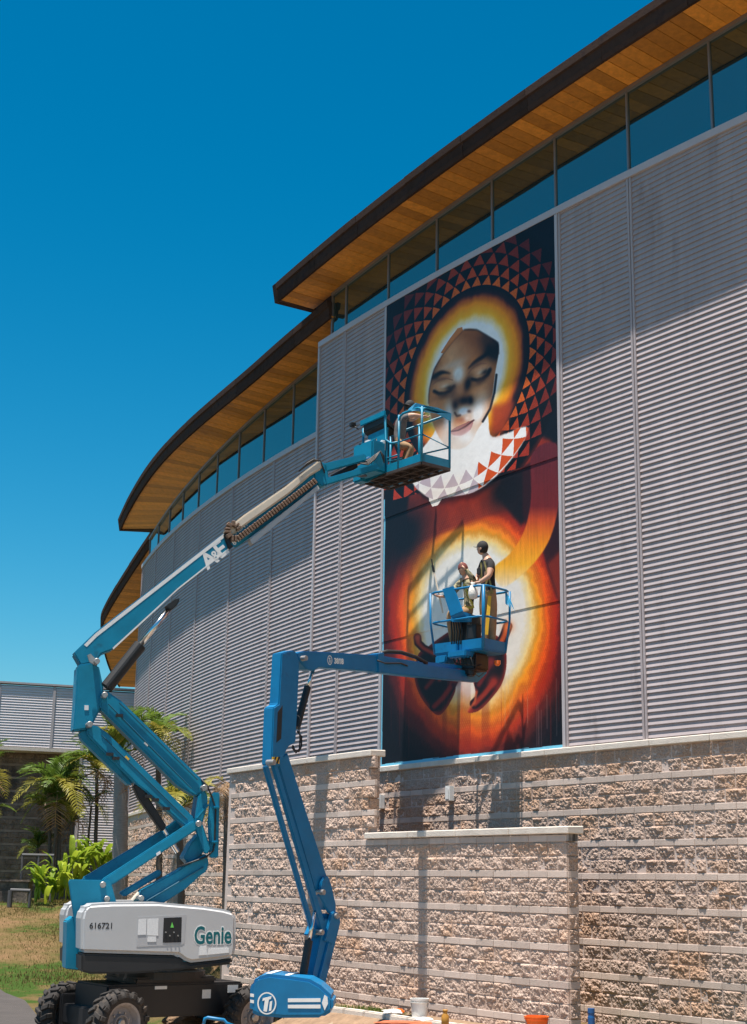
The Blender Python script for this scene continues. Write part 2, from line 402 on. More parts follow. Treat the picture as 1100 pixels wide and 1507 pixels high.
# wing A (tallest), B (middle), C (lowest, far)
zA_top = lambda th: 12.30 - 0.031 * (th - 210.0)
zA_sof = lambda th: 13.44 + 0.058 * (th - 209.3)
wingA = thing('building_wing', cyl(213.5, -0.3, 2.2), 'tallest wing of the louvred building, holding the tall painted mural under its wood-lined roof', 'building', 'wings of the curved building')
for t0, t1 in ((208.9, 209.7), (209.7, 210.86), (214.54, 215.7), (215.7, 218.1)):
    louvre_panel(wingA, 0.0, t0, t1, 2.30, zA_top)
louvre_panel(wingA, 0.0, 218.1, 222.0, 2.30, zA_top, single=False)
mb = MB(); sweep(mb, rect(-0.07, 0.035, -0.06, 0.075), 208.88, 222.0, 30, zf=zA_top); mb.build('sill_trim', M_TRIM, wingA)
mb = MB(); sweep(mb, rect(-0.6, -0.105, 2.2, 12.0), 208.95, 222.0, 30); mb.build('wall', M_DARK, wingA)
mb = MB()
for th in (208.9, 210.875, 214.515):
    w = 0.022
    mb2 = MB(); z1 = zA_top(th) - 0.07
    mb2.hexa([cyl(th - w, -0.09, 2.3), cyl(th - w, 0.03, 2.3), cyl(th + w, 0.03, 2.3), cyl(th + w, -0.09, 2.3), cyl(th - w, -0.09, z1), cyl(th - w, 0.03, z1), cyl(th + w, 0.03, z1), cyl(th + w, -0.09, z1)])
    mb2.build('frame_post', M_TRIM, wingA)
# end return of wing A and its end glazing
mb = MB()
mb.prism([cyl(208.9, -0.08, 2.3), cyl(208.9, -1.6, 2.3), cyl(208.9, -1.6, 12.3), cyl(208.9, -0.08, 12.3)], tng(208.9) * 0.05); mb.build('end_wall', M_LOUV, wingA)
edges = [209.27] + [209.7 + 1.2 * k for k in range(0, 11)]
glazing(wingA, -0.02, edges, lambda th: zA_top(th) + 0.07, zA_sof)
mb = MB(); zz_ = zA_sof(209.27)
mb.prism([cyl(209.27, -0.06, zA_top(209.3) + 0.07), cyl(209.27, -2.0, zA_top(209.3) + 0.07), cyl(209.27, -2.0, zz_ - 0.02), cyl(209.27, -0.06, zz_ - 0.02)], tng(209.27) * 0.02); mb.build('window_pane', M_GLASS, wingA)
roof_edge(wingA, 0.0, 208.62, 222.0, zA_sof)

OB = -0.84
zB_top = lambda th: 10.73 - 0.033 * (th - 207.8)
zB_sof = lambda th: 12.58 + 0.075 * (th - 206.8)
wingB = thing('building_wing', cyl(202, OB - 0.3, 2.2), 'middle wing of the louvred building, one step lower and set back beside the mural wing', 'building', 'wings of the curved building')
be = [195.6, 197.75, 199.83, 201.93, 204.02, 206.07, 208.0]
for i, (t0, t1) in enumerate(zip(be[:-1], be[1:])):
    louvre_panel(wingB, OB, t0, t1, 2.25, zB_top, single=(i >= 3))
louvre_panel(wingB, OB, 208.0, 208.86, 2.25, zB_top, single=False)
mb = MB(); sweep(mb, rect(OB - 0.07, OB + 0.035, -0.06, 0.075), 195.55, 208.86, 30, zf=zB_top); mb.build('sill_trim', M_TRIM, wingB)
mb = MB(); sweep(mb, rect(OB - 0.6, OB - 0.105, 2.2, 10.6), 195.6, 208.9, 30); mb.build('wall', M_DARK, wingB)
mb = MB(); sweep(mb, rect(OB - 1.0, OB - 0.75, 10.5, 13.3), 207.9, 209.4, 4); mb.build('end_wall', M_WOOD, wingB)
mb = MB(); mb.prism([cyl(195.58, OB + 0.01, 2.25), cyl(195.58, OB - 1.2, 2.25), cyl(195.58, OB - 1.2, 10.9), cyl(195.58, OB + 0.01, 10.9)], tng(195.58) * -0.05); mb.build('end_wall', M_LOUV, wingB)
glazing(wingB, OB - 0.02, [196.7, 197.9, 199.19, 200.46, 201.73, 203.0, 204.27, 205.54, 206.81, 208.08, 208.8], lambda th: zB_top(th) + 0.07, zB_sof)
roof_edge(wingB, OB, 197.5, 209.3, zB_sof, sk=lambda th: 1.8 * (1 - smooth01(197.4, 206.0, th)), rise=lambda th: 0.05 + 0.50 * (1 - smooth01(200.5, 207.0, th)))

OC = -1.75
zC_top = lambda th: 8.9 - 0.03 * (th - 195)
zC_sof = lambda th: 10.4 + 0.10 * (th - 192) + 1.2 * smooth01(191.0, 197.2, th)
wingC = thing('building_wing', cyl(190, OC - 0.3, 2.2), 'lowest wing of the louvred building, its round brown eave peeping out behind the middle wing', 'building', 'wings of the curved building')
for t0, t1 in ((182, 185.4), (185.4, 188.8), (188.8, 192.2), (192.2, 195.9)):
    louvre_panel(wingC, OC, t0, t1, 1.4, zC_top, single=False)
mb = MB(); sweep(mb, rect(OC - 0.07, OC + 0.035, -0.06, 0.075), 182, 195.9, 20, zf=zC_top); mb.build('sill_trim', M_TRIM, wingC)
mb = MB(); sweep(mb, rect(OC - 0.6, OC - 0.105, 1.3, 8.8), 182, 196.2, 20); mb.build('wall', M_DARK, wingC)
glazing(wingC, OC - 0.02, [182.5 + 1.3 * k for k in range(11)], lambda th: zC_top(th) + 0.07, zC_sof)
roof_edge(wingC, OC, 182, 196.6, zC_sof, depth=1.9, end_lo=False, gr=lambda th: -1.4 * smooth01(190.0, 197.6, th))

# ------------------------------------------------------------------ far louvred hall behind the palms (D)
QD = Vector((-14.5, 56.0, 0)); UD = Vector((0.945, 0.327, 0)); ND = Vector((0.327, -0.945, 0))
def dpt(s, o, z): return QD + UD * s + ND * o + Vector((0, 0, z))
hall = thing('hall', dpt(-3, -1, -1), 'distant low hall with grey louvres above a dark shaded block wall, behind the palms', 'building')
def dbox(name, m, s0, s1, o0, o1, z0, z1, par=hall, **kw):
    mb = MB(); mb.hexa([dpt(s0, o0, z0), dpt(s1, o0, z0), dpt(s1, o1, z0), dpt(s0, o1, z0), dpt(s0, o0, z1), dpt(s1, o0, z1), dpt(s1, o1, z1), dpt(s0, o1, z1)])
    return mb.build(name, m, par, **kw)
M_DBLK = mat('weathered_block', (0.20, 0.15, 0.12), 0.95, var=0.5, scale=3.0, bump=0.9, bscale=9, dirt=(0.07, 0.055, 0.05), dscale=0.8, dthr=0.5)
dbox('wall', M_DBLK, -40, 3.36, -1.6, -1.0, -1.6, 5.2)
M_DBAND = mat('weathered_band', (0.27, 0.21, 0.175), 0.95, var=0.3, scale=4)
for k in range(12):
    z = 4.9 - 0.508 * k
    dbox('course_band', M_DBAND, -40, 3.28, -1.0, -0.975, z - 0.09, z)
dbox('wall', M_DARK, -40, 9, -0.5, -0.1, 5.0, 7.35)
dbox('sill', M_CONC, -40, 3.35, -0.98, 0.03, 4.83, 4.96)
dbox('roof_trim', M_TRIM, -40, 9, -0.4, 0.05, 7.40, 7.47)
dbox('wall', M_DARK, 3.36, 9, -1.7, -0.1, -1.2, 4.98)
def dslats(s0, s1, z0, z1):
    mb = MB(); z = z0
    while z < z1 - 0.09:
        pr = [dpt(s0, o, z + h) for o, h in SLAT]
        mb.prism(pr, UD * (s1 - s0)); z += PITCH_S
    mb.build('slat', M_LOUVLIT, hall, kind='stuff')
for s0, s1 in ((-40, -2.25), (-2.15, -0.02), (0.08, 2.1), (2.2, 3.3)): dslats(s0, s1, 4.98, 7.36)
for s0, s1 in ((3.42, 5.5), (5.6, 9)): dslats(s0, s1, 1.2, 7.36)
for s in (-2.2, 0.03, 2.15, 3.36, 5.55): dbox('mullion', M_TRIM, s - 0.05, s + 0.05, -0.06, 0.03, 4.97 if s < 3 else 1.2, 7.36)
dbox('sill', M_CONC, 3.36, 9, -0.9, 0.04, 1.05, 1.19)

# ------------------------------------------------------------------ split-face block walls
def block_variant(w, h, seed):
    nx, nz = (26, 14) if w > 0.3 else (14, 14)
    off = Vector((seed * 7.31, seed * 3.17, seed * 1.7)); tilt = rnd.uniform(-0.09, 0.09); tz = rnd.uniform(-0.12, 0.16)
    mb = MB()
    for j in range(nz + 1):
        for i in range(nx + 1):
            x = (i / nx - 0.5) * w; z = (j / nz - 0.5) * h
            ex = min(i, nx - i) / nx * w; ez = min(j, nz - j) / nz * h
            e = min(1, ex / 0.022) * min(1, ez / 0.018)
            p = Vector((x, 0, z)) + off
            big = noise.noise(p * 6.0); mid = noise.noise(p * 15 + Vector((3, 1, 2))); fin = noise.noise(p * 30)
            cell = noise.voronoi(p * 13, distance_metric='DISTANCE')[0]
            y = 0.020 + e * max(-0.004, 0.004 + 0.015 * big + 0.016 * (0.42 - abs(mid)) + 0.018 * (0.38 - abs(fin)) + 0.022 * (0.45 - cell[0]) + 0.006 * noise.noise(p * 70) + tilt * x * 0.5 + tz * z * 0.5)
            jx = rnd.uniform(-0.3, 0.3) * w / nx if 0 < i < nx else 0
            jz = rnd.uniform(-0.3, 0.3) * h / nz if 0 < j < nz else 0
            mb.v.append((x + jx, y, z + jz))
    W = nx + 1
    for j in range(nz):
        for i in range(nx):
            mb.f.append((j * W + i, j * W + i + 1, (j + 1) * W + i + 1, (j + 1) * W + i)); mb.m.append(0)
    # sides back to the wall
    ring = [i for i in range(W)] + [j * W + nx for j in range(1, nz + 1)] + [nz * W + i for i in range(nx - 1, -1, -1)] + [j * W for j in range(nz - 1, 0, -1)]
    base = len(mb.v); mb.v += [(mb.v[k][0], -0.03, mb.v[k][2]) for k in ring]
    n = len(ring)
    for a in range(n):
        b = (a + 1) % n; mb.f.append((ring[a], base + a, base + b, ring[b])); mb.m.append(0)
    return mb
VAR = [block_variant(0.390, 0.192, s + 1) for s in range(30)]
VARM = [v.mesh('stone_block', M_BLOCK) for v in VAR]
HVAR = [block_variant(0.190, 0.193, s + 51) for s in range(8)]
HVARM = [v.mesh('corner_block', M_BLOCK) for v in HVAR]
mbb = MB(); mbb.box((0, 0, 0), (0.399, 0.055, 0.095)); BANDM = [mbb.mesh('band_block', M_BAND, bevel=0.004, seg=1)]
Z0, CO = 1.774, 0.508
def basis(x, y, p):
    return Matrix(((x.x, y.x, 0, p.x), (x.y, y.y, 0, p.y), (x.z, y.z, 1, p.z), (0, 0, 0, 1)))
def fill_wall(root, off, t0, t1, zb, zt, keep, top_courses=2):
    """Courses of split-face blocks and smooth bands; the 300 that show largest are single parts."""
    r = RAD + off; st = 0.4064 / r * 57.2958
    rows = []      # (z centre, kind, shift)
    for k in range(-1, 9):
        bt = Z0 - CO * k
        rows.append((bt - 0.051, 'band', 0.0)); 
        for c in range(2): rows.append((bt - 0.1016 - 0.1016 - 0.2032 * c, 'block', 0.5 if c else 0.0))
    blocks, bands, halves = [], [], []
    for z, kind, sh in rows:
        h = 0.05 if kind == 'band' else 0.1
        if z - h < zb - 0.15 or z + h > zt + 0.012: continue
        n = int((t1 - t0) / st + 0.5)
        if sh and keep(t1 - st / 4, z):
            halves.append((t1 - st / 4, z))
        for i in range(-1, n + 1):
            a = t1 - (i + 1 + sh) * st; b = a + st
            if b > t1 + 0.02 or a < t0 - 0.02: continue
            th = (a + b) / 2
            if not keep(th, z): continue
            p = cyl(th, off, z); d = p.length
            (bands if kind == 'band' else blocks).append((d, th, z))
    for th, z in halves:
        inst('corner_block', rnd.choice(HVARM), root, basis(-tng(th), nrm(th), cyl(th, off, z)))
    for lst, name, meshes, src in ((blocks, 'stone_block', VARM, VAR), (bands, 'band_block', BANDM, [mbb])):
        lst.sort(); rest = MB()
        for k, (d, th, z) in enumerate(lst):
            vi = rnd.randrange(len(meshes)); dy = rnd.uniform(-0.006, 0.006) if name == 'stone_block' else 0.004 + rnd.uniform(-0.002, 0.003)
            M = basis(-tng(th), nrm(th), cyl(th, off + dy, z))
            if k < 298: inst(name, meshes[vi], root, M)
            else: rest.add([M @ Vector(v) for v in src[vi].v], src[vi].f)
        if rest.v: rest.build(name, M_BLOCK if name == 'stone_block' else M_BAND, root, kind='stuff')
def coping(root, off, t0, t1, z, inner=-0.25, over=0.075, h=0.105, name='coping_stone'):
    r = RAD + off; n = max(1, round((t1 - t0) / (1.25 / r * 57.3))); st = (t1 - t0) / n
    for i in range(n):
        mb = MB(); sweep(mb, [(off + inner, z), (off + over, z), (off + over, z + h), (off + inner, z + h + 0.012)], t0 + i * st + 0.003, t0 + (i + 1) * st - 0.003, 3)
        mb.build(name, M_CONC, root, bevel=0.012, seg=1)

def face_band(root, off, t0, t1, z0, z1, m):
    mb = MB(); sweep(mb, rect(off - 0.02, off + 0.012, z0, z1), t0, t1, 20); mb.build('grout_band', m, root)

mainw = thing('block_wall', cyl(215, -0.1, LOW), 'tall rough stone block wall carrying the louvres and mural, smooth pale bands between its courses', 'wall')
mb = MB(); sweep(mb, rect(-0.35, 0.016, LOW - 0.3, 2.19), 207.5, 222, 40); mb.build('wall_core', M_MORT, mainw)
vis = lambda th, z: (th > 214.6 or (z > 0.30 and 210.4 < th)) and th < 221.9
fill_wall(mainw, 0.0, 207.5, 222.0, LOW, 2.19, vis)
coping(mainw, 0.0, 208.0, 222.0, 2.185)
# wall under the middle wing
wallB = thing('block_wall', cyl(203, OB - 0.1, LOW), 'rough block wall curving away under the middle wing, partly behind the palms', 'wall')
mb = MB(); sweep(mb, rect(OB - 0.4, OB + 0.016, LOW - 0.3, 2.16), 195.3, 208.4, 40); mb.build('wall_core', M_MORT, wallB)
fill_wall(wallB, OB, 195.4, 207.9, LOW + 0.5, 2.16, lambda th, z: z > -2.4 and th > 196)
coping(wallB, OB, 195.3, 208.3, 2.14)
wallC = thing('block_wall', cyl(190, OC - 0.1, LOW), 'farthest stretch of rough block wall, low under the lowest wing', 'wall')
mb = MB(); sweep(mb, rect(OC - 0.4, OC, LOW - 0.3, 1.3), 181, 197, 30); mb.build('wall_core', M_MORT, wallC)
fill_wall(wallC, OC, 188, 196.0, -1.5, 1.3, lambda th, z: th > 191)
coping(wallC, OC, 181, 196.2, 1.28)
# free-standing screen wall in front, stepped down after the tall part
OS = 2.132
screen = thing('screen_wall', cyl(213, OS - 0.1, LOW), 'free-standing stepped screen wall of rough blocks in front of the mural wall', 'wall')
TS, TM, TE = 209.32, 212.82, 215.97
mb = MB(); sweep(mb, rect(OS - 0.17, OS + 0.016, LOW - 0.3, 2.18), TS, TM - 0.02, 20); sweep(mb, rect(OS - 0.168, OS + 0.012, LOW - 0.3, 0.66), TM - 0.019, TE - 0.02, 20); mb.build('wall_core', M_MORT, screen)
fill_wall(screen, OS, TS, TE, LOW + 0.3, 2.18, lambda th, z: (th < TM or z < 0.75) and z > -2.25)
for te, z0, z1 in ((TM, 0.86, 2.18), (TE, LOW + 0.3, 0.70)):
    for k in range(-1, 9):
        bt = Z0 - CO * k
        for c in range(2):
            z = bt - 0.2032 - 0.2032 * c
            if z - 0.1 > z0 and z + 0.1 < z1 + 0.01:
                inst('corner_block', rnd.choice(HVARM), screen, basis(nrm(te), tng(te), cyl(te, OS - 0.09, z) + tng(te) * (-0.012)))
        z = bt - 0.051
        if z - 0.05 > z0 and z + 0.05 < z1 + 0.1:
            mb = MB(); mb.box((0, 0, 0), (0.19, 0.05, 0.095)); 
            inst('band_block', mb.mesh('band_end', M_BAND), screen, basis(nrm(te), tng(te), cyl(te, OS - 0.09, z) - tng(te) * 0.016))
coping(screen, OS, TS - 0.03, TM + 0.06, 2.185)
M_STAIN = mat('stained_band', (0.40, 0.36, 0.33), 0.9, var=0.1, scale=10, bump=0.2, dirt=(0.06, 0.055, 0.05), dscale=3.0, dthr=0.46, dstretch=(3, 3, 0.25))
mb = MB(); sweep(mb, rect(OS - 0.17, OS + 0.018, 0.665, 0.765), TM - 0.01, TE + 0.02, 20); mb.build('stained_band', M_STAIN, screen)
coping(screen, OS, TM - 0.04, TE + 0.05, 0.767)

# blocks of the far hall's wall
DVAR = [v.mesh('stone_block', M_DBLK) for v in VAR[:10]]
dl = []
for k in range(-1, 12):
    zb_ = 4.9 - 0.508 * k
    for c in range(2):
        z = zb_ - 0.2032 - 0.2032 * c
        for i in range(-12, 10):
            s_ = 3.1 - 0.4064 * (9 - i + 0.5 * c)
            if s_ > -3.6 and -0.9 < z < 4.75: dl.append((-s_, s_, z))
dl.sort()
for k, (_, s_, z) in enumerate(dl[:298]):
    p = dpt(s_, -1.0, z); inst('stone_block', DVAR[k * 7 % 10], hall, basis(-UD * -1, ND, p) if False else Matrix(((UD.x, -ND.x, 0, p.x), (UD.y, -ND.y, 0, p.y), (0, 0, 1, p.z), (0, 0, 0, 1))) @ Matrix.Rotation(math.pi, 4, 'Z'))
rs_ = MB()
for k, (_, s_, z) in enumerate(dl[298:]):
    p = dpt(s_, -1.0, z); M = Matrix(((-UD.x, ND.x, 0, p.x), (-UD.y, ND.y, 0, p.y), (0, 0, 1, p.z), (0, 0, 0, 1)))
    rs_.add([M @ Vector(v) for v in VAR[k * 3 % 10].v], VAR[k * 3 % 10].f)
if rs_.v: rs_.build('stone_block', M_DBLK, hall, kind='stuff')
# light fittings on the mural wall
for th_, z, lab in ((211.0, 1.60, 'pale wall box tucked beside the tall screen wall, casting a long shadow'), (212.52, 1.66, 'pale wall box alone on the rough blocks below the mural')):
    mb = MB(); t_, n_ = tng(th_), nrm(th_); mb.box(cyl(th_, 0.085, z), (0.15, 0.11, 0.27), (t_, n_, Vector((0, 0, 1))))
    mb.box(cyl(th_, 0.146, z - 0.01), (0.11, 0.012, 0.20), (t_, n_, Vector((0, 0, 1))))
    o = mb.build('wall_box', M_WHITE, bevel=0.012); tag(o, lab, 'wall box', 'pale boxes on the wall')
# ------------------------------------------------------------------ the mural: flat print on three painted panel rows
HM = np.array([[135.16632, 60.10919, 559.00699], [-206.51904, -636.90683, 1127.71769], [-0.16297, 0.08682, 1.0]])   # panel (0..1, 0..1) to the painter's sketch sheet
def paint_mural(W=680, H=1190):
    uu, vv = np.meshgrid((np.arange(W) + 0.5) / W, (np.arange(H) + 0.5) / H)
    w = HM[2, 0] * uu + HM[2, 1] * vv + 1
    X = (HM[0, 0] * uu + HM[0, 1] * vv + HM[0, 2]) / w
    Y = (HM[1, 0] * uu + HM[1, 1] * vv + HM[1, 2]) / w
    inv = np.linalg.inv(HM)
    def sheet_uv(x, y):
        q = inv @ np.array([x, y, 1.0]); return q[0] / q[2], q[1] / q[2]
    img = np.zeros((H, W, 3)); rs = np.random.RandomState(3)
    C = lambda r, g, b: np.array([r, g, b]) / 255.0
    def box(a, r):
        if r < 1: return a
        for ax in (0, 1):
            pad = [(0, 0)] * a.ndim; pad[ax] = (r + 1, r)
            c = np.cumsum(np.pad(a, pad, mode='edge'), axis=ax)
            n = a.shape[ax]
            hi = np.take(c, np.arange(2 * r + 1, 2 * r + 1 + n), axis=ax); lo = np.take(c, np.arange(0, n), axis=ax)
            a = (hi - lo) / (2 * r + 1)
        return a
    def blur(a, s):
        r = max(1, int(round(s))); return box(box(box(a, r), r), max(1, r // 2)) if s >= 1 else a
    def noise2(sx, sy):
        a = rs.rand(H // max(1, sy) + 3, W // max(1, sx) + 3)
        yi = np.arange(H) / max(1, sy); xi = np.arange(W) / max(1, sx)
        y0, x0 = yi.astype(int), xi.astype(int); fy, fx = (yi - y0)[:, None], (xi - x0)[None]
        fy = fy * fy * (3 - 2 * fy); fx = fx * fx * (3 - 2 * fx)
        g = lambda j, i: a[y0 + j][:, x0 + i]
        return (g(0, 0) * (1 - fx) + g(0, 1) * fx) * (1 - fy) + (g(1, 0) * (1 - fx) + g(1, 1) * fx) * fy
    def fbm(sx, sy): return 0.5 * noise2(sx, sy) + 0.3 * noise2(max(1, sx // 2), max(1, sy // 2)) + 0.2 * noise2(max(1, sx // 4), max(1, sy // 4))
    def poly(pts):
        m = np.zeros((H, W), bool); n = len(pts)
        for i in range(n):
            (x1, y1), (x2, y2) = pts[i], pts[(i + 1) % n]
            if y1 == y2: continue
            c = ((Y > y1) != (Y > y2)) & (X < (x2 - x1) * (Y - y1) / (y2 - y1) + x1)
            m ^= c
        return m.astype(float)
    def smoothpts(pts, k=6):
        P = np.array(pts, float); n = len(P); out = []
        for i in range(n):
            p0, p1, p2, p3 = P[i - 1], P[i], P[(i + 1) % n], P[(i + 2) % n]
            for t in np.arange(k) / k:
                out.append(0.5 * ((2 * p1) + (-p0 + p2) * t + (2 * p0 - 5 * p1 + 4 * p2 - p3) * t * t + (-p0 + 3 * p1 - 3 * p2 + p3) * t ** 3))
        return [tuple(o) for o in out]
    def over(m, col, a=1.0):
        nonlocal img
        m = np.clip(m * a, 0, 1)[..., None]; img = img * (1 - m) + (col if hasattr(col, 'shape') and getattr(col, 'ndim', 1) == 3 else np.asarray(col)) * m
    def blob(cx, cy, rx, ry, ang=0, soft=1.0):
        c, s_ = math.cos(math.radians(ang)), math.sin(math.radians(ang))
        dx, dy = X - cx, Y - cy; a = (dx * c + dy * s_) / rx; b = (-dx * s_ + dy * c) / ry
        return np.exp(-(a * a + b * b) * soft)
    def stroke(pts, wd, s=0.8):
        d = np.full((H, W), 1e9)
        for (x1, y1), (x2, y2) in zip(pts[:-1], pts[1:]):
            L2 = (x2 - x1) ** 2 + (y2 - y1) ** 2 + 1e-9
            t = np.clip(((X - x1) * (x2 - x1) + (Y - y1) * (y2 - y1)) / L2, 0, 1)
            d = np.minimum(d, np.hypot(X - x1 - t * (x2 - x1), Y - y1 - t * (y2 - y1)))
        return np.clip((wd / 2 + s - d) / (2 * s), 0, 1)
    def ramp(t, stops):
        t = np.clip(t, stops[0][0], stops[-1][0]); out = np.zeros((H, W, 3))
        xs = [s_[0] for s_ in stops]
        for k in range(3): out[..., k] = np.interp(t, xs, [s_[1][k] for s_ in stops])
        return out
    # ground colour
    img[:] = C(9, 14, 26)
    over(fbm(60, 160), C(20, 22, 34), 0.5)
    # lower orb: rings of light
    wob = (fbm(60, 70) - 0.5)
    ex = np.where(X < 700, 132.0, 130.0); ey = np.where(Y < 905, 172.0, 206.0)
    t = np.hypot((X - 700) / ex, (Y - 905) / ey) + 0.07 * wob + 0.02 * (noise2(3, 5) - 0.5)
    orb = ramp(t, [(0.0, C(250, 250, 252)), (0.55, C(248, 246, 244)), (0.63, C(253, 226, 160)), (0.71, C(252, 160, 36)), (0.82, C(240, 88, 20)), (0.91, C(180, 40, 20)), (0.99, C(96, 24, 26)), (1.10, C(34, 16, 26)), (1.25, C(9, 12, 24))])
    orb = orb * (0.95 + 0.07 * np.sin(t * 62 + 5 * wob) * np.clip((t - 0.55) * 6, 0, 1))[..., None]
    fade = np.clip((1.5 - t) / 0.35, 0, 1) * np.clip((Y - 690) / 40, 0, 1)
    over(fade, orb)
    low = np.clip((Y - 985) / 60, 0, 1) * np.clip((1.15 - t) / 0.4, 0, 1)
    over(low * (0.35 + 0.65 * noise2(26, 400)), C(216, 104, 34), 0.35)
    over(low * np.clip((noise2(30, 500) - 0.6) * 6, 0, 1), C(120, 36, 24), 0.4)
    # red wash of the robe
    robe = blur(poly([(606, 715), (640, 745), (700, 735), (760, 690), (790, 640), (812, 650), (805, 700), (760, 745), (690, 770), (640, 790), (618, 800), (600, 760)]), 5)
    over(robe, C(120, 36, 28)); over(robe * fbm(20, 30), C(168, 52, 32), 0.8)
    over(blob(745, 722, 22, 30, 30), C(14, 14, 26), 1.2); over(blob(598, 790, 34, 55, 20), C(12, 14, 28), 1.1)
    # sweeping ribbon
    over(blur(poly([(738, 702), (790, 684), (786, 745), (768, 775), (742, 742)]), 4), C(14, 14, 26), 0.9)
    over(blur(poly([(770, 690), (832, 640), (836, 900), (818, 878), (806, 840), (796, 800), (770, 760)]), 3), C(44, 16, 26), 0.9)
    over(blur(poly([(806, 830), (834, 800), (834, 900), (820, 880)]), 4), C(150, 44, 26), 0.7)
    rib = poly(smoothpts([(784, 668), (818, 652), (823, 700), (820, 752), (806, 800), (778, 838), (742, 864), (728, 838), (752, 815), (772, 782), (782, 735)], 5))
    rb = ramp(Y, [(670, C(96, 34, 44)), (745, C(112, 32, 36)), (765, C(196, 74, 34)), (800, C(240, 140, 20)), (830, C(250, 176, 40)), (862, C(248, 226, 190))])
    rb = rb * (0.9 + 0.2 * fbm(5, 60))[..., None]
    over(blur(rib, 1), rb)
    # hood halo: concentric rings
    hx, hy, a1, a2 = 688.5, 553.0, 92.3, 125.6
    sh = X - hx; dy = Y - hy + 0.468 * sh
    rho = np.hypot(sh / a1, dy / a2); phi = np.arctan2(dy / a2, sh / a1)
    ring_on = (Y < 706 - 0.25 * (X - 700)).astype(float)
    k_rings = [1.0, 1.11, 1.235, 1.36, 1.485, 1.61]
    cols = [C(206, 94, 26), C(176, 66, 24), C(146, 48, 24), C(120, 36, 24), C(92, 27, 27)]
    over((rho < 1.65) * ring_on * (rho > 0.9) * np.clip((1.7 - rho) * 8, 0, 1), C(7, 9, 18))
    nt_ = 38
    for i in range(5):
        r0, r1 = k_rings[i], k_rings[i + 1]
        s_ = (rho - r0) / (r1 - r0); inb = (s_ > 0.03) & (s_ < 0.97)
        q = (phi / (2 * math.pi) * nt_ + 0.5 * (i % 2)) % 1.0
        tri = inb & (np.abs(q - 0.5) < 0.45 * (1 - s_))
        m = tri.astype(float) * ring_on
        low_ = np.clip((Y - 600) / 80, 0, 1)
        c3 = cols[i][None, None] * (1 - low_[..., None]) + C(176, 54, 34)[None, None] * low_[..., None]
        tex = (0.82 + 0.36 * rs.rand(H, W))[..., None]
        over(blur(m, 0.5), c3 * tex)
    # inner glow of the hood
    glow = ramp(rho + 0.05 * (fbm(30, 50) - 0.5), [(0.0, C(250, 252, 255)), (0.58, C(246, 248, 252)), (0.645, C(252, 222, 160)), (0.70, C(252, 184, 40)), (0.80, C(246, 150, 12)), (0.87, C(176, 84, 30)), (0.92, C(44, 20, 28)), (1.0, C(8, 10, 18))])
    gm = (rho < 0.995).astype(float) * np.clip((690 - Y) / 30, 0, 1)
    over(blur(gm, 1), glow)
    # white shoulders with pale and orange triangles
    wh = poly(smoothpts([(640, 640), (660, 600), (715, 600), (724, 640), (742, 640), (775, 628), (776, 642), (758, 672), (732, 702), (700, 724), (668, 731), (640, 735), (618, 722), (605, 705), (600, 690)], 4))
    over(blur(wh, 1), C(246, 246, 250))
    over(blur(poly([(633, 722), (655, 725), (652, 735), (646, 744), (638, 746), (634, 738)]), 0.6), C(244, 242, 246))
    def cloth(r_i, row, c0, c1):
        pass
    for i in range(3):
        r0, r1 = 1.10 + 0.155 * i, 1.10 + 0.155 * (i + 1)
        s_ = (rho - r0) / (r1 - r0); inb = (s_ > 0.02) & (s_ < 0.98)
        q = (phi / (2 * math.pi) * 34 + 0.5 * (i % 2)) % 1.0
        tri = (inb & (np.abs(q - 0.5) < 0.5 * s_)).astype(float) * wh
        over(blur(tri, 0.5) * (X < 712) * (Y > 672), C(196, 182, 198), 0.95)
        over(blur(tri, 0.5) * (X >= 706), C(214, 84, 34) * 1.0)
    # face
    face = [(686, 486), (704, 486), (720, 495), (735, 505), (736, 521), (731, 550), (727, 583), (721, 609), (713, 622), (705, 634), (697, 650), (682, 661), (664, 660), (650, 646), (640, 625), (633, 594), (634, 574), (641, 545), (655, 521), (670, 502)]
    fm = poly(smoothpts(face, 5)); fmb = blur(fm, 1.2)
    cut = np.clip((674 - Y) / 56, 0, 1)
    skin = np.ones((H, W, 3)) * C(204, 124, 66)
    keep = img.copy(); img = skin
    over(blob(692, 500, 42, 25, -10), C(150, 86, 48), 1.0); over(blob(668, 522, 14, 24, 28), C(226, 168, 122), 0.9); over(blob(686, 520, 14, 14), C(190, 128, 88), 0.7)
    over(blob(732, 512, 17, 22), C(20, 16, 22), 1.6); over(blob(722, 500, 14, 12), C(70, 44, 36), 0.9)
    over(blob(637, 545, 9, 36, 14), C(96, 62, 48), 0.95)
    over(blob(713, 580, 16, 30, 14), C(226, 152, 98), 0.9); over(blob(726, 575, 8, 30, 8), C(140, 90, 62), 0.8)
    over(blob(677, 552, 9, 15, 12), C(238, 232, 230), 1.25); over(blob(668, 538, 22, 6, -25), C(214, 190, 176), 0.7)
    over(blob(706, 608, 13, 24, 18), C(240, 236, 236), 1.15); over(blob(662, 616, 9, 26, 8), C(234, 226, 226), 1.1)
    over(blob(643, 604, 9, 16), C(222, 148, 104), 1.0); over(blob(650, 618, 7, 14), C(196, 126, 88), 0.8)
    over(blob(688, 644, 24, 16), C(244, 242, 246), 1.0); over(blob(664, 648, 12, 10), C(214, 190, 180), 0.8)
    # brows: soft, tapering
    over(blur(poly(smoothpts([(637, 559), (644, 550), (654, 546), (667, 551), (656, 551), (646, 555)], 5)), 1.6), C(20, 16, 22), 0.95); over(blob(642, 556, 7, 5), C(20, 16, 22), 0.9)
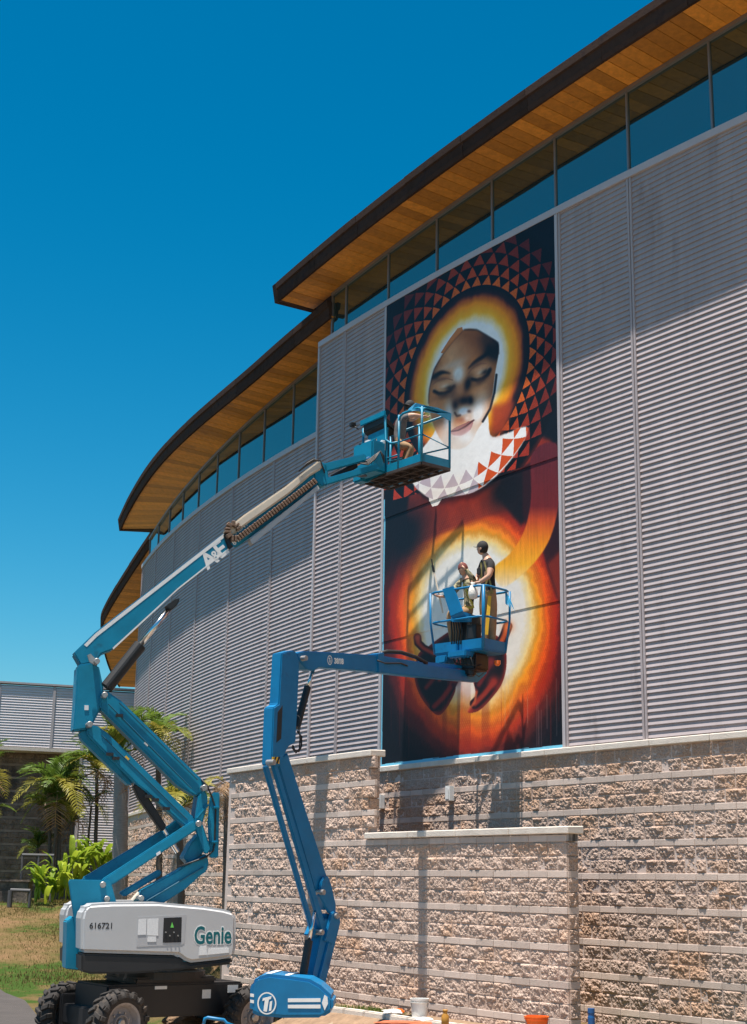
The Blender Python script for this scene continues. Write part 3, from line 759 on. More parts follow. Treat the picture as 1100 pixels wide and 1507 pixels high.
    over(blur(poly(smoothpts([(691, 544), (699, 533), (711, 524), (727, 516), (716, 527), (704, 536)], 5)), 1.6), C(18, 15, 22), 0.95); over(blob(722, 519, 9, 5, -30), C(18, 15, 22), 0.8)
    # lowered lids, folds and lashes
    for (cx_, cy_, an_) in ((655, 568, -14), (708, 547, -30)):
        over(blob(cx_, cy_ - 3, 15, 8, an_), C(214, 156, 116), 0.95); over(blob(cx_ + 3, cy_ + 1, 8, 3, an_), C(246, 218, 194), 0.75)
        c_, s2 = math.cos(math.radians(an_)), math.sin(math.radians(an_))
        arc = lambda k, d: [(cx_ + (x * c_ - (y + d) * s2), cy_ + (x * s2 + (y + d) * c_)) for x, y in ((-15, -1), (-9, k * 0.7), (-1, k), (8, k * 0.75), (15, -0.5))]
        over(blur(stroke(arc(-6, -4), 1.6), 0.8), C(150, 96, 70), 0.8)
        over(blob(cx_ - 4, cy_ - 9, 14, 3.5, an_), C(120, 78, 58), 0.7)
        over(blur(stroke(arc(5, 2.5), 2.2), 1.2), C(240, 212, 188), 0.45)
        over(blur(stroke(arc(6, 6), 5.0), 1.6), C(20, 16, 22), 0.98); over(blob(cx_ + 10 * c_, cy_ + 10 * s2 + 6, 7, 4, an_), C(26, 20, 24), 0.8)
        over(blob(cx_ + 2, cy_ + 15, 13, 5, an_), C(92, 60, 48), 0.75)
    over(blob(691, 566, 5.5, 13, 18), C(34, 24, 28), 1.15); over(blob(671, 578, 6, 12, 12), C(110, 70, 54), 0.8)
    # nose: shadow under the bridge, lit tip, nostrils
    over(blob(679, 577, 7, 12, 10), C(196, 126, 86), 0.8)
    over(blob(686, 590, 12, 7, -10), C(40, 26, 28), 1.05); over(blob(673, 597, 5, 8), C(44, 28, 30), 0.95); over(blob(695, 590, 4, 6), C(22, 16, 24), 1.1)
    over(blob(685, 606, 10, 6.5, -18), C(232, 230, 236), 1.3); over(blur(stroke([(672, 608), (675, 613), (680, 612)], 2.6), 1.0), C(40, 24, 26), 0.75); over(blob(693, 606, 3, 2.5), C(70, 44, 40), 0.8)
    over(blob(682, 619, 9, 4, -18), C(176, 110, 84), 0.9); over(blob(690, 616, 5, 5), C(240, 232, 232), 0.7)
    # mouth
    over(blur(poly(smoothpts([(665, 636), (676, 628), (684, 625), (692, 621), (700, 619), (694, 628), (684, 633), (674, 638)], 5)), 0.7), C(156, 92, 86), 1)
    over(blur(poly(smoothpts([(666, 637), (678, 635), (690, 629), (699, 621), (695, 633), (684, 641), (672, 642)], 5)), 0.7), C(190, 128, 128), 1)
    over(blur(stroke([(665, 636), (677, 634), (688, 628), (700, 619)], 1.8), 0.6), C(60, 26, 34), 0.95)
    over(blur(stroke([(670, 643), (682, 643), (694, 635)], 2.5), 1), C(236, 214, 218), 0.8)
    img = np.clip(img * (0.95 + 0.10 * fbm(14, 14))[..., None], 0, 1)
    facei = img; img = keep
    over(fmb * cut, facei)
    over(blur(stroke([(686, 486), (704, 486), (720, 495), (735, 505), (736, 521)], 1.8), 1.0), C(18, 18, 26), 0.8)
    over(blur(stroke([(684, 487), (670, 502), (655, 521), (641, 545), (634, 574), (633, 594)], 1.5), 1.2), C(40, 28, 30), 0.6)
    over(blur(stroke([(733, 552), (730, 578), (724, 602), (713, 621)], 3.2), 0.7), C(16, 18, 26), 0.9)
    over(blur(poly([(683, 482), (676, 484), (664, 500), (651, 520), (655, 521), (668, 505), (684, 487)]), 0.7), C(196, 104, 40), 0.85)
    over(blob(648, 560, 7, 26, 14) * (1 - fm), C(200, 128, 70), 0.7)
    over(blob(725, 640, 9, 22, 10) * (1 - wh), C(190, 110, 20), 0.6)
    over(blur(poly([(726, 598), (760, 590), (752, 615), (742, 638), (727, 640)]), 7), C(176, 66, 30), 0.9)
    dots = ((np.sin(uu * W * 0.9) * np.sin(vv * H * 0.55)) > 0.35).astype(float)
    over(dots * np.clip(1 - np.abs(t - 0.78) / 0.22, 0, 1) * (Y > 740), C(252, 206, 110), 0.16)
    # cupped hands against the light: palms of dark plum, fingers rimmed with red
    palmL = poly(smoothpts([(611, 985), (617, 962), (630, 953), (650, 938), (668, 930), (684, 950), (694, 985), (682, 1000), (672, 1004), (671, 1018), (660, 1040), (648, 1052), (636, 1046), (622, 1028), (613, 1008)], 4))
    palmR = poly(smoothpts([(694, 985), (700, 955), (714, 932), (732, 936), (744, 952), (746, 980), (740, 1005), (726, 1026), (706, 1046), (690, 1048), (699, 1034), (701, 1016)], 4))
    for m_ in (palmL, palmR):
        rim = np.clip(m_ - blur(m_, 9), 0, 1) * m_
        over(blur(m_, 0.8), C(18, 12, 20)); over(blur(rim, 1.2) * 2.2, C(150, 40, 30), 0.9)
    def finger(pts_, w0, tip, dark=C(30, 12, 20), lit=C(190, 62, 36)):
        over(blur(stroke(pts_, w0 + 2.5), 0.8), dark); over(blur(stroke(pts_, w0 * 0.62), 1.6), lit, 0.85)
        over(blob(pts_[-1][0], pts_[-1][1], w0 * 0.7, w0 * 0.8), tip, 0.9)
    finger([(640, 962), (624, 954), (616, 946), (615, 938)], 9, C(196, 84, 60))
    finger([(736, 950), (743, 936), (748, 922)], 11, C(244, 132, 64), lit=C(226, 96, 40))
    for k, (x0_, x1_) in enumerate(((656, 662), (668, 674), (680, 684), (692, 694))):
        finger([(x0_ - 8, 1000 - 4 * k), (x0_ - 2, 984), (x1_, 966)], 9, C(214, 78, 50))
    finger([(640, 1040), (654, 1026), (664, 1012), (670, 1000)], 11, C(120, 30, 30), lit=C(140, 36, 30))
    finger([(628, 1012), (640, 998), (652, 984)], 9, C(150, 44, 36), lit=C(120, 30, 28))
    finger([(700, 1036), (714, 1022), (728, 1004)], 12, C(150, 44, 34), lit=C(170, 52, 34))
    finger([(706, 1008), (716, 992), (724, 974)], 10, C(120, 34, 34), lit=C(110, 28, 30))
    over(blob(668, 1008, 3, 4), C(40, 12, 30), 0.9); over(blur(stroke([(690, 1046), (700, 1034), (703, 1018)], 3), 1), C(206, 100, 60), 0.8)
    # drips, brush texture, dots
    for k in range(26):
        x0 = rs.uniform(742, 828) if k < 16 else rs.uniform(570, 740); y0 = rs.uniform(985, 1050); y1 = y0 + rs.uniform(30, 90)
        over(stroke([(x0, y0), (x0 + 0.3, y1)], rs.uniform(0.4, 1.0), 0.5), C(196, 176, 170) if k < 12 else C(150, 40, 28), 0.35)
    img = img * (0.97 + 0.06 * fbm(14, 14))[..., None]
    img = np.clip(img, 0, 1)
    # masking tape left on the edges
    tape = ((uu < 0.007 + 0.003 * noise2(1, 60)) & (vv < 0.56)) | (vv < 0.004 + 0.002 * noise2(40, 1))
    img[tape] = C(110, 190, 226)
    px = np.ones((H, W, 4), np.float32); px[..., :3] = img
    return px
MPX = paint_mural()
im = bpy.data.images.new('mural_paint', MPX.shape[1], MPX.shape[0]); im.colorspace_settings.name = 'sRGB'
im.pixels.foreach_set(MPX.ravel()); im.update(); im.pack()
def mural_mat():
    m, nt, b = nodes('mural_paint'); L = nt.links
    uvn = N(nt, 'ShaderNodeUVMap'); tx = N(nt, 'ShaderNodeTexImage'); tx.image = im; tx.extension = 'EXTEND'
    L.new(uvn.outputs[0], tx.inputs[0])
    sc = N(nt, 'ShaderNodeMix', data_type='RGBA', blend_type='MULTIPLY'); sc.inputs[0].default_value = 1.0; sc.inputs[7].default_value = (1.0, 0.955, 0.89, 1)
    L.new(tx.outputs[0], sc.inputs[6]); L.new(sc.outputs[2], b.inputs['Base Color'])
    b.inputs['Roughness'].default_value = 0.5; b.inputs['Specular IOR Level'].default_value = 0.3
    geo = N(nt, 'ShaderNodeNewGeometry'); n = N(nt, 'ShaderNodeTexNoise', Scale=14.0, Detail=6.0); L.new(geo.outputs[0], n.inputs['Vector'])
    bp = N(nt, 'ShaderNodeBump', Strength=0.25, Distance=0.01); L.new(n.outputs[0], bp.inputs['Height']); L.new(bp.outputs[0], b.inputs['Normal'])
    return m
M_MURAL = mural_mat()
mural = thing('mural', cyl(212.7, 0.02, 2.3), 'tall painted mural of a hooded face above two hands cupping a glowing orb', 'mural')
MT0, MT1, MZ0, MZ1 = 210.9, 214.5, 2.3, 12.2
def mural_panel(z0f, z1f, off):
    mb = MB(); n = 12; nr = 2
    uvs = []
    for i in range(n + 1):
        th = MT0 + (MT1 - MT0) * i / n
        for zf in (z0f, z1f):
            mb.v.append(cyl(th, off, zf(i / n)));
    for i in range(n): mb.f.append((2 * i, 2 * i + 2, 2 * i + 3, 2 * i + 1)); mb.m.append(0)
    k = len(mb.v)
    for i in range(n + 1):
        th = MT0 + (MT1 - MT0) * i / n
        for zf in (z0f, z1f): mb.v.append(cyl(th, -0.05, zf(i / n)))
    for i in range(n):
        mb.f += [(2 * i, k + 2 * i, k + 2 * i + 2, 2 * i + 2), (2 * i + 1, 2 * i + 3, k + 2 * i + 3, k + 2 * i + 1)]; mb.m += [0, 0]
    mb.f += [(0, 1, k + 1, k), (2 * n, k + 2 * n, k + 2 * n + 1, 2 * n + 1)]; mb.m += [0, 0]
    o = mb.build('mural_panel', M_MURAL, mural)
    uvl = o.data.uv_layers.new(name='UVMap')
    for lp in o.data.loops:
        co = o.data.vertices[lp.vertex_index].co
        th = math.degrees(math.atan2(co.y - CY, co.x - CX)) % 360
        uvl.data[lp.index].uv = ((th - MT0) / (MT1 - MT0), (co.z - MZ0) / (MZ1 - MZ0))
    return o
top = lambda f: zA_top(MT0 + 3.6 * f) - 0.06
mural_panel(lambda f: 2.3, lambda f: 4.82, 0.0)
mural_panel(lambda f: 4.822, lambda f: 7.42, 0.010)
mural_panel(lambda f: 7.422, top, 0.022)
# ------------------------------------------------------------------ boom lifts
class Plane:
    """Vertical working plane of a boom: outline points given on the drawing sheet become points of the plane."""
    def __init__(s, o, d):
        s.o = Vector((o[0], o[1], 0)); s.u = Vector((d[0], d[1], 0)).normalized(); s.v = Vector((s.u.y, -s.u.x, 0))   # v: towards the viewer's side
    def pt(s, x, y, off=0.0):
        d = ray(x, y); o = s.o + s.v * off
        return d * (o.dot(s.v) / d.dot(s.v))
    def poly(s, pts, off=0.0): return [s.pt(x, y, off) for x, y in pts]
    def mv(s, p, a=0, l=0, z=0): return p + s.u * a + s.v * l + Vector((0, 0, z))

BLUE1 = mat('teal_paint', (0.004, 0.195, 0.32), 0.42, var=0.16, scale=2.5, spec=0.35, dirt=(0.012, 0.105, 0.165), dscale=2.6, dthr=0.58)
BLUE2 = mat('azure_paint', (0.004, 0.15, 0.33), 0.42, var=0.14, scale=3, spec=0.35, dirt=(0.008, 0.085, 0.20), dscale=2.8, dthr=0.6)
COVER = mat('cover_grey', (0.47, 0.47, 0.475), 0.4, var=0.05, scale=1.5, coat=0.15, dirt=(0.46, 0.45, 0.44), dscale=1.5, dthr=0.62)
CHAS = mat('chassis_black', (0.014, 0.014, 0.016), 0.45, var=0.2, scale=6)
TYRE = mat('tyre_rubber', (0.028, 0.024, 0.022), 0.9, var=0.35, scale=10, bump=0.3, dirt=(0.10, 0.075, 0.055), dscale=4, dthr=0.56)
RIMM = mat('rim_paint', (0.26, 0.24, 0.24), 0.5, var=0.15, scale=8, dirt=(0.15, 0.11, 0.09), dscale=6, dthr=0.55)
STICK = mat('sticker_white', (0.72, 0.72, 0.72), 0.5, var=0.15, scale=60)
TEAL = mat('logo_teal', (0.0, 0.11, 0.13), 0.4)
BEIGE = mat('protective_sleeve', (0.60, 0.52, 0.42), 0.7, var=0.12, scale=6, dirt=(0.4, 0.32, 0.24), dscale=3, dthr=0.58)
CHAIN = mat('cable_track', (0.16, 0.095, 0.06), 0.7, var=0.5, scale=30, bump=0.5)
YELL = mat('safety_yellow', (0.75, 0.42, 0.02), 0.5, var=0.1, scale=8)
DECK = mat('deck_steel', (0.045, 0.035, 0.032), 0.7, var=0.5, scale=12)

def text_mesh(name, body, size, mat_, parent, org, xdir, updir, depth=0.0012, shear=0.0, bold=0.0, align='LEFT', sx=1.0):
    cu = bpy.data.curves.new(name, 'FONT'); cu.body = body; cu.size = size; cu.extrude = depth; cu.shear = shear; cu.offset = bold; cu.align_x = align; cu.resolution_u = 3
    o = bpy.data.objects.new(name + '_tmp', cu); COL.objects.link(o)
    dg = bpy.context.evaluated_depsgraph_get(); me = bpy.data.meshes.new_from_object(o.evaluated_get(dg)); me.name = name
    bpy.data.objects.remove(o); me.materials.clear(); me.materials.append(mat_)
    x = Vector(xdir).normalized(); y = Vector(updir); y = (y - x * y.dot(x)).normalized(); z = x.cross(y)
    M = Matrix(((x.x * sx, y.x, z.x, org.x), (x.y * sx, y.y, z.y, org.y), (x.z * sx, y.z, z.z, org.z), (0, 0, 0, 1)))
    return inst(name, me, parent, M)

def wheel(parent, c, axis, R=0.50, w=0.36, rim=0.30):
    ax = Vector(axis).normalized(); c = Vector(c)
    prof = [(rim, -w * 0.42), (rim + 0.04, -w * 0.5), (R - 0.10, -w * 0.5), (R - 0.045, -w * 0.42), (R - 0.035, 0), (R - 0.045, w * 0.42), (R - 0.10, w * 0.5), (rim + 0.04, w * 0.5), (rim, w * 0.42)]
    mb = MB(); mb.lathe(prof, c, ax, 32, cap=False)
    t = mb.build('tyre', TYRE, parent, smooth=True)
    a = ax.cross(Vector((0, 0, 1))).normalized(); b = ax.cross(a)
    lug = MB(); nl = 18
    for i in range(nl):
        for sgn in (1, -1):
            an = 2 * math.pi * (i + (0.5 if sgn < 0 else 0)) / nl; an2 = an + 0.13
            rd = lambda q: a * math.cos(q) + b * math.sin(q)
            p = c + ax * (sgn * 0.015) + rd(an) * (R - 0.025); q = c + ax * (sgn * w * 0.47) + rd(an2) * (R - 0.045)
            sd = (rd(an + 1.57)).normalized()
            lug.beam(p, q, sd, 0.075, 0.06)
            q2 = c + ax * (sgn * w * 0.5) + rd(an2 + 0.02) * (R - 0.13)
            lug.beam(q, q2, sd, 0.075, 0.05)
    lug.build('tread_lugs', TYRE, t, bevel=0.008, seg=1, kind='stuff')
    mb = MB(); mb.lathe([(0.0, w * 0.16), (0.10, w * 0.16), (0.115, w * 0.30), (0.125, w * 0.30), (0.14, w * 0.14), (rim - 0.06, w * 0.10), (rim - 0.02, w * 0.40), (rim + 0.012, w * 0.46), (rim + 0.012, -w * 0.3)], c, ax, 32, cap=False)
    r = mb.build('rim', RIMM, parent, smooth=False)
    mb = MB()
    for i in range(9):
        q = 2 * math.pi * i / 9; mb.lathe([(0.014, 0), (0.014, 0.03), (0.0, 0.032)], c + ax * w * 0.13 + (a * math.cos(q) + b * math.sin(q)) * 0.165, ax, 6)
    mb.lathe([(0.07, 0), (0.07, 0.05), (0.05, 0.07), (0.0, 0.07)], c + ax * w * 0.16, ax, 12)
    mb.build('wheel_bolt', M_STEEL, r)

def cylinder_part(parent, name, p, q, r, m, rod=None, rr=0.0):
    mb = MB(); mb.tube([p, q], r, 14); return mb.build(name, m, parent, smooth=False, bevel=0.004, seg=1)

def pin(mb, p, v, w, r=0.05): mb.tube([p - v * w / 2, p + v * w / 2], r, 14)

# ---- large lift (white covers)
ex_, ey_ = 0.10, 26.55
P1 = Plane((-3.45, 25.35), (ex_ + 3.45, ey_ - 25.35)); u1, v1 = P1.u, P1.v
base1 = Vector((-3.45, 25.35, LOW))
lift1 = thing('boom_lift', base1, 'big teal articulated boom lift with white engine covers and four chunky tyres', 'boom lift', 'boom lifts at the mural')
rdir = Vector((0.82, 0.572, 0)); ndir = Vector((0.572, -0.82, 0))
def cpt(r_, n_, z): return Vector((base1.x, base1.y, 0)) + rdir * r_ + ndir * n_ + Vector((0, 0, z))
for r_ in (-1.22, 1.22):
    for n_, ax in ((1.02, ndir), (-1.02, -ndir)):
        st = ndir if r_ > 0 else (ndir * 0.985 + rdir * 0.17)
        wheel(lift1, cpt(r_, n_, LOW + 0.50), st if n_ > 0 else -st, 0.505, 0.36, 0.30)
mb = MB(); mb.box(cpt(0, 0, LOW + 0.78), (2.5, 1.25, 0.52), (rdir, ndir, Vector((0, 0, 1))))
mb.box(cpt(0, 0, LOW + 1.09), (1.5, 1.2, 0.1), (rdir, ndir, Vector((0, 0, 1)))); mb.build('chassis', CHAS, lift1, bevel=0.03)
for r_ in (-1.22, 1.22):
    mb = MB(); mb.box(cpt(r_, 0, LOW + 0.52), (0.34, 1.72, 0.30), (rdir, ndir, Vector((0, 0, 1))))
    for n_ in (-0.78, 0.78): mb.box(cpt(r_, n_, LOW + 0.55), (0.42, 0.12, 0.55), (rdir, ndir, Vector((0, 0, 1))))
    mb.build('axle', CHAS, lift1, bevel=0.02)
mb = MB(); mb.lathe([(0.75, 0), (0.75, 0.12), (0.6, 0.12)], base1 + Vector((0, 0, 1.10)), (0, 0, 1), 32); mb.build('slew_ring', CHAS, lift1)
for (r_, z_, w_, h_) in ((0.55, 0.86, 0.16, 0.14), (1.05, 0.93, 0.2, 0.12), (-0.3, 0.98, 0.22, 0.05)):
    mb = MB(); mb.box(cpt(r_, 0.629, LOW + z_), (w_, 0.004, h_), (rdir, ndir, Vector((0, 0, 1)))); mb.build('decal', STICK, lift1)

cov = [(119.5, 1402), (119.8, 1352), (123, 1338), (131, 1330.5), (165, 1328.5), (235, 1328), (300, 1333.5), (330, 1338), (345, 1342.5), (348.5, 1350), (348, 1395), (345, 1409), (320, 1413), (282, 1417), (273, 1414), (262, 1406), (190, 1404)]
skirt = [(120, 1403.5), (190, 1405.5), (261, 1407.5), (272, 1415.5), (282, 1418.5), (320, 1414.5), (344, 1410.5), (342, 1419), (300, 1424), (265, 1428), (200, 1433), (134, 1433.5), (120, 1430)]
for l0, l1, lab in ((1.20, 0.52, 'white engine cover with a control panel'), (-0.52, -1.20, None)):
    mb = MB(); mb.prism(P1.poly(cov, 1.20) if l0 > 0 else [p - v1 * 2.15 for p in P1.poly(cov, 1.20)], -v1 * 0.68)
    cv = mb.build('engine_cover', COVER, lift1, bevel=0.055, seg=3, label=lab)
    mb = MB(); mb.prism([p - v1 * 0.02 for p in P1.poly(skirt, 1.20)] if l0 > 0 else [p - v1 * 2.13 for p in P1.poly(skirt, 1.20)], -v1 * 0.64)
    mb.build('lower_skirt', CHAS, lift1, bevel=0.03)
    if l0 > 0: cover_near = cv
e_ = 1.2
mb = MB(); mb.prism([p + v1 * 0.004 for p in P1.poly([(200.5, 1394), (203, 1349), (275, 1345.5), (272, 1388), (268, 1391)], e_)], -v1 * 0.02); mb.build('panel_recess', M_GREYP, cover_near, bevel=0.006)
mb = MB(); mb.prism([p + v1 * 0.008 for p in P1.poly([(239.5, 1387.5), (241, 1350.5), (268, 1349.5), (267, 1387)], e_)], -v1 * 0.02); mb.build('control_panel', M_BLACK, cover_near, bevel=0.004)
for q in ([(203, 1376), (204, 1353), (215.5, 1352.5), (215, 1375.5)], [(216.5, 1376.5), (217, 1352.5), (233.5, 1352), (233, 1377)], [(217, 1386), (217.5, 1378), (230, 1378), (230, 1386)], [(293, 1406), (294, 1393), (304, 1392), (305, 1405)], [(306, 1405), (307, 1396.5), (337, 1395), (337, 1402)]):
    mb = MB(); mb.prism([p + v1 * 0.009 for p in P1.poly(q, e_)], -v1 * 0.008); mb.build('decal', STICK, cover_near)
GRN = mat('signal_green', (0.15, 0.6, 0.1), 0.4); RED = mat('signal_red', (0.55, 0.02, 0.02), 0.4)
mb = MB(); mb.prism([p + v1 * 0.011 for p in P1.poly([(251, 1365), (253.5, 1357), (256, 1365)], e_)], -v1 * 0.01); mb.build('indicator', GRN, cover_near)
mb = MB()
for k in range(4): mb.tube([p + v1 * 0.03 for p in P1.poly([(244 + 6 * k, 1372 + (k % 2) * 5)], e_)] + [p - v1 * 0.0 for p in P1.poly([(244 + 6 * k, 1372 + (k % 2) * 5)], e_)], 0.012, 8)
mb.build('toggle_switch', M_STEEL, cover_near)
def txt_on(parent, body, x0, y0, x1, y1, size, m, off, pl=None, **kw):
    pl = pl or P1
    a = pl.pt(x0, y0, off); b = pl.pt(x1, y1, off)
    return text_mesh('lettering', body, size, m, parent, a + pl.v * 0.0015, b - a, Vector((0, 0, 1)), **kw)
txt_on(cover_near, '616721', 131.5, 1366.5, 153, 1366.5, 0.128, CHAS, e_, bold=0.002)
txt_on(cover_near, 'Genie', 285.5, 1389, 346, 1388, 0.385, M_WHITE, e_, bold=0.026, sx=0.67)
txt_on(cover_near, 'Genie', 285.5, 1389, 346, 1388, 0.385, TEAL, e_ + 0.002, bold=0.009, sx=0.67)

# turret plates between the covers
mb = MB(); mb.prism(P1.poly([(101, 1297), (104, 1294), (163, 1295), (166, 1306), (176, 1345), (176, 1424), (118, 1424), (108, 1345)], 0.42), -v1 * 0.05)
mb.prism(P1.poly([(101, 1297), (104, 1294), (163, 1295), (166, 1306), (176, 1345), (176, 1424), (118, 1424), (108, 1345)], -0.42), -v1 * 0.05)
mb.prism([p for p in P1.poly([(118, 1330), (300, 1345), (300, 1424), (118, 1424)], 0.36)], -v1 * 0.72)
mb.build('turret', BLUE1, lift1, bevel=0.012)
mb = MB(); mb.prism(P1.poly([(99, 1356), (109, 1348), (119, 1392), (119, 1428), (97, 1426)], 0.38), -v1 * 0.5); mb.build('turret_step', BLUE1, lift1, bevel=0.015)

def arm(name, quad, off, width, parent=lift1, m=BLUE1, pl=P1, bev=0.02):
    mb = MB(); mb.prism(pl.poly(quad, off + width / 2), -pl.v * width)
    return mb.build(name, m, parent, bevel=bev)
# lower riser pair and its links
arm('lower_link', [(122, 1292), (238, 1222), (262, 1205), (268, 1222), (150, 1296), (150, 1310), (125, 1310)], -0.28, 0.14)
arm('lower_link', [(150, 1296), (154, 1292), (284, 1208), (294, 1209), (294, 1219), (286, 1224), (163, 1304), (166, 1318), (152, 1320)], 0.33, 0.10)
lr = arm('lower_riser', [(205, 1327), (207, 1311), (266, 1279), (270, 1275), (304, 1256), (308, 1268), (305, 1282), (296, 1288), (275, 1307), (240, 1330)], 0.10, 0.36)
arm('riser_cylinder', [(176, 1314), (232, 1281), (238, 1280), (238, 1288), (184, 1320)], -0.05, 0.16)
mb = MB(); mb.tube([P1.pt(196, 1326, 0.1), P1.pt(206, 1315, 0.12)], 0.05, 12); mb.build('hydraulic_rod', BEIGE, lift1)
# elbow
el = arm('elbow_plate', [(309, 1176), (313, 1166), (324, 1166), (322, 1262), (309, 1263), (306, 1210)], 0.30, 0.05)
arm('elbow_plate', [(309, 1176), (313, 1166), (324, 1166), (322, 1262), (309, 1263), (306, 1210)], -0.30, 0.05)
arm('elbow_plate', [(285, 1208), (294, 1204), (300, 1216), (311, 1250), (305, 1258), (299, 1254), (288, 1222)], 0.37, 0.04)
arm('elbow_plate', [(292, 1172), (300, 1160), (306, 1170), (306, 1186), (296, 1220), (286, 1218)], 0.10, 0.42)
arm('elbow_link', [(306, 1182), (310, 1183), (292, 1206), (287, 1204)], 0.36, 0.05)
arm('elbow_casting', [(270, 1262), (282, 1240), (296, 1225), (304, 1236), (300, 1255), (280, 1272)], 0.0, 0.40)
hb = MB()
for k in range(5):
    o_ = 0.18 + 0.04 * k
    hb.tube(P1.poly([(297, 1147), (306, 1158), (312, 1172), (316 + k * 0.4, 1190), (316, 1240), (314, 1252), (304, 1261), (285, 1268), (262, 1276)], o_), 0.016, 6)
hb.build('hydraulic_hose', M_BLACK, lift1, smooth=True)
arm('hose_bracket', [(314, 1186), (325, 1186), (325, 1190), (314, 1190)], 0.2, 0.4)
arm('hose_bracket', [(311, 1237), (322, 1237), (322, 1241), (311, 1241)], 0.2, 0.4)
# upper riser pair
wb = MB()
for pts_ in ([(160, 1036), (282, 1160)], [(176, 1034), (292, 1148)], [(150, 1082), (276, 1206)], [(168, 1300), (284, 1218)], [(216, 1326), (300, 1276)]): wb.tube(P1.poly(pts_, 0.31), 0.012, 6)
wb.build('weld_bead', mat('dark_teal', (0.004, 0.09, 0.15), 0.5), lift1, kind='stuff')  # raised seam lines in a darker teal
ur = arm('upper_riser', [(147, 1024), (152, 1017), (160, 1018), (180, 1032), (297, 1146), (303, 1157), (300, 1166), (288, 1172), (262, 1156), (148, 1043)], 0.12, 0.34, bev=0.03)
arm('upper_link', [(128, 1074), (132, 1068), (142, 1067), (158, 1078), (286, 1203), (289, 1214), (276, 1219), (214, 1164), (202, 1155), (130, 1082)], 0.16, 0.30, bev=0.025)
arm('upper_link_web', [(117, 1077), (132, 1070), (146, 1094), (196, 1154), (190, 1156), (120, 1088)], 0.0, 0.26)
cyl_ = arm('cylinder_bracket', [(196, 1156), (206, 1152), (216, 1168), (246, 1216), (240, 1224), (232, 1214), (204, 1174)], 0.16, 0.2, m=M_BLACK)
mb = MB(); mb.tube(P1.poly([(236, 1212), (262, 1254)], 0.1), 0.045, 12); mb.build('hydraulic_rod', M_CHROME, lift1)
dk = MB()
for (x, y) in ((162, 1110), (171, 1116), (176, 1053), (219, 1172), (229, 1177), (245, 1190)):
    dk.box(P1.pt(x, y, 0.33) , (0.12, 0.05, 0.05), (u1, v1, Vector((0, 0, 1))))
dk.build('cable_clamp', M_BLACK, lift1, kind='stuff')
for q_, o_ in (([(214, 1091), (219, 1096), (217, 1099), (212, 1094)], 0.29), ([(186, 1112), (191, 1117), (188, 1120), (183, 1115)], 0.31), ([(230, 1256), (236, 1252), (237, 1256), (231, 1260)], 0.38), ([(122, 1040), (128, 1040), (128, 1047), (122, 1047)], 0.0)):
    mb = MB(); mb.prism([p + v1 * 0.216 * (o_ == 0.0) + v1 * 0.004 for p in P1.poly(q_, o_)], -v1 * 0.012); mb.build('decal', STICK if o_ != 0.31 else YELL, lift1)
# upper knuckle
kn = arm('knuckle', [(114, 980), (119, 977), (134, 975), (146, 979), (153, 1012), (149, 1042), (136, 1068), (130, 1073), (108, 1076), (111, 1036)], 0.0, 0.42, bev=0.03)
for x, y in ((153, 1024), (131, 1067), (141.5, 974.5), (290.5, 1212.5), (299, 1160), (150, 1302), (206, 1322), (156, 1323)):
    pn = MB(); pin(pn, P1.pt(x, y, 0.30), v1, 0.30, 0.05); pn.build('pivot_pin', M_STEEL, lift1, bevel=0.006, seg=1)
mb = MB(); mb.prism(P1.poly([(129, 964), (134, 962), (143, 972), (141, 979), (132, 974)], 0.36), -v1 * 0.05); mb.build('pin_plate', M_STEEL, lift1)
# lift cylinder of the main boom
mb = MB(); mb.tube(P1.poly([(157, 1012), (207, 949)], 0.20), 0.115, 18); mb.build('lift_cylinder', M_BLACK, lift1, bevel=0.01, seg=1)
mb = MB(); mb.tube(P1.poly([(206, 950), (252, 893)], 0.20), 0.05, 14); mb.build('hydraulic_rod', M_CHROME, lift1, smooth=True)
mb = MB(); mb.tube(P1.poly([(166, 1010), (176, 998), (178, 992), (170, 996), (163, 1014)], 0.24), 0.018, 6); mb.build('hydraulic_hose', M_BLACK, lift1, smooth=True)
arm('boom_lug', [(243, 893), (258, 882), (266, 879), (262, 890), (252, 898)], 0.2, 0.16, m=M_BLACK)
# main boom, sleeve, extension
OFB = 0.16
boomq = [(108.5, 961), (140, 930.5), (331, 783.5), (346, 796), (338, 808), (262, 868), (166, 956), (150, 962), (142, 974), (119, 979)]
boom = arm('main_boom', boomq, 0.0, 2 * OFB, bev=0.025)
mb = MB(); mb.prism(P1.poly([(124, 949), (141, 932), (330, 785), (333, 789), (143, 937), (128, 952)], OFB + 0.004), -v1 * 0.01); mb.build('edge_stripe', M_WHITE, boom)
mb = MB(); mb.prism(P1.poly([(166, 953.5), (262, 865.5), (338, 805.5), (338.6, 807.5), (262, 868), (167, 956)], OFB + 0.004), -v1 * 0.01); mb.build('edge_stripe', M_WHITE, boom)
a = P1.pt(308, 833, OFB); b_ = P1.pt(340, 807, OFB)
up_ = lambda p, q: (P1.pt(p[0] - 10, p[1] - 12, OFB) - P1.pt(p[0], p[1], OFB))
bd = (P1.pt(331, 783.5, OFB) - P1.pt(140, 930.5, OFB))
bup = v1.cross(bd) * -1 if (v1.cross(bd)).z < 0 else v1.cross(bd)
text_mesh('lettering', 'A', 0.40, M_WHITE, boom, P1.pt(306, 838, OFB) + v1 * 0.0015, bd, bup, bold=0.012)
text_mesh('lettering', '&', 0.25, M_WHITE, boom, P1.pt(317, 826, OFB) + v1 * 0.0015, bd, bup, bold=0.006)
text_mesh('lettering', 'E', 0.42, M_WHITE, boom, P1.pt(325, 822, OFB) + v1 * 0.0015, bd, bup, bold=0.012)
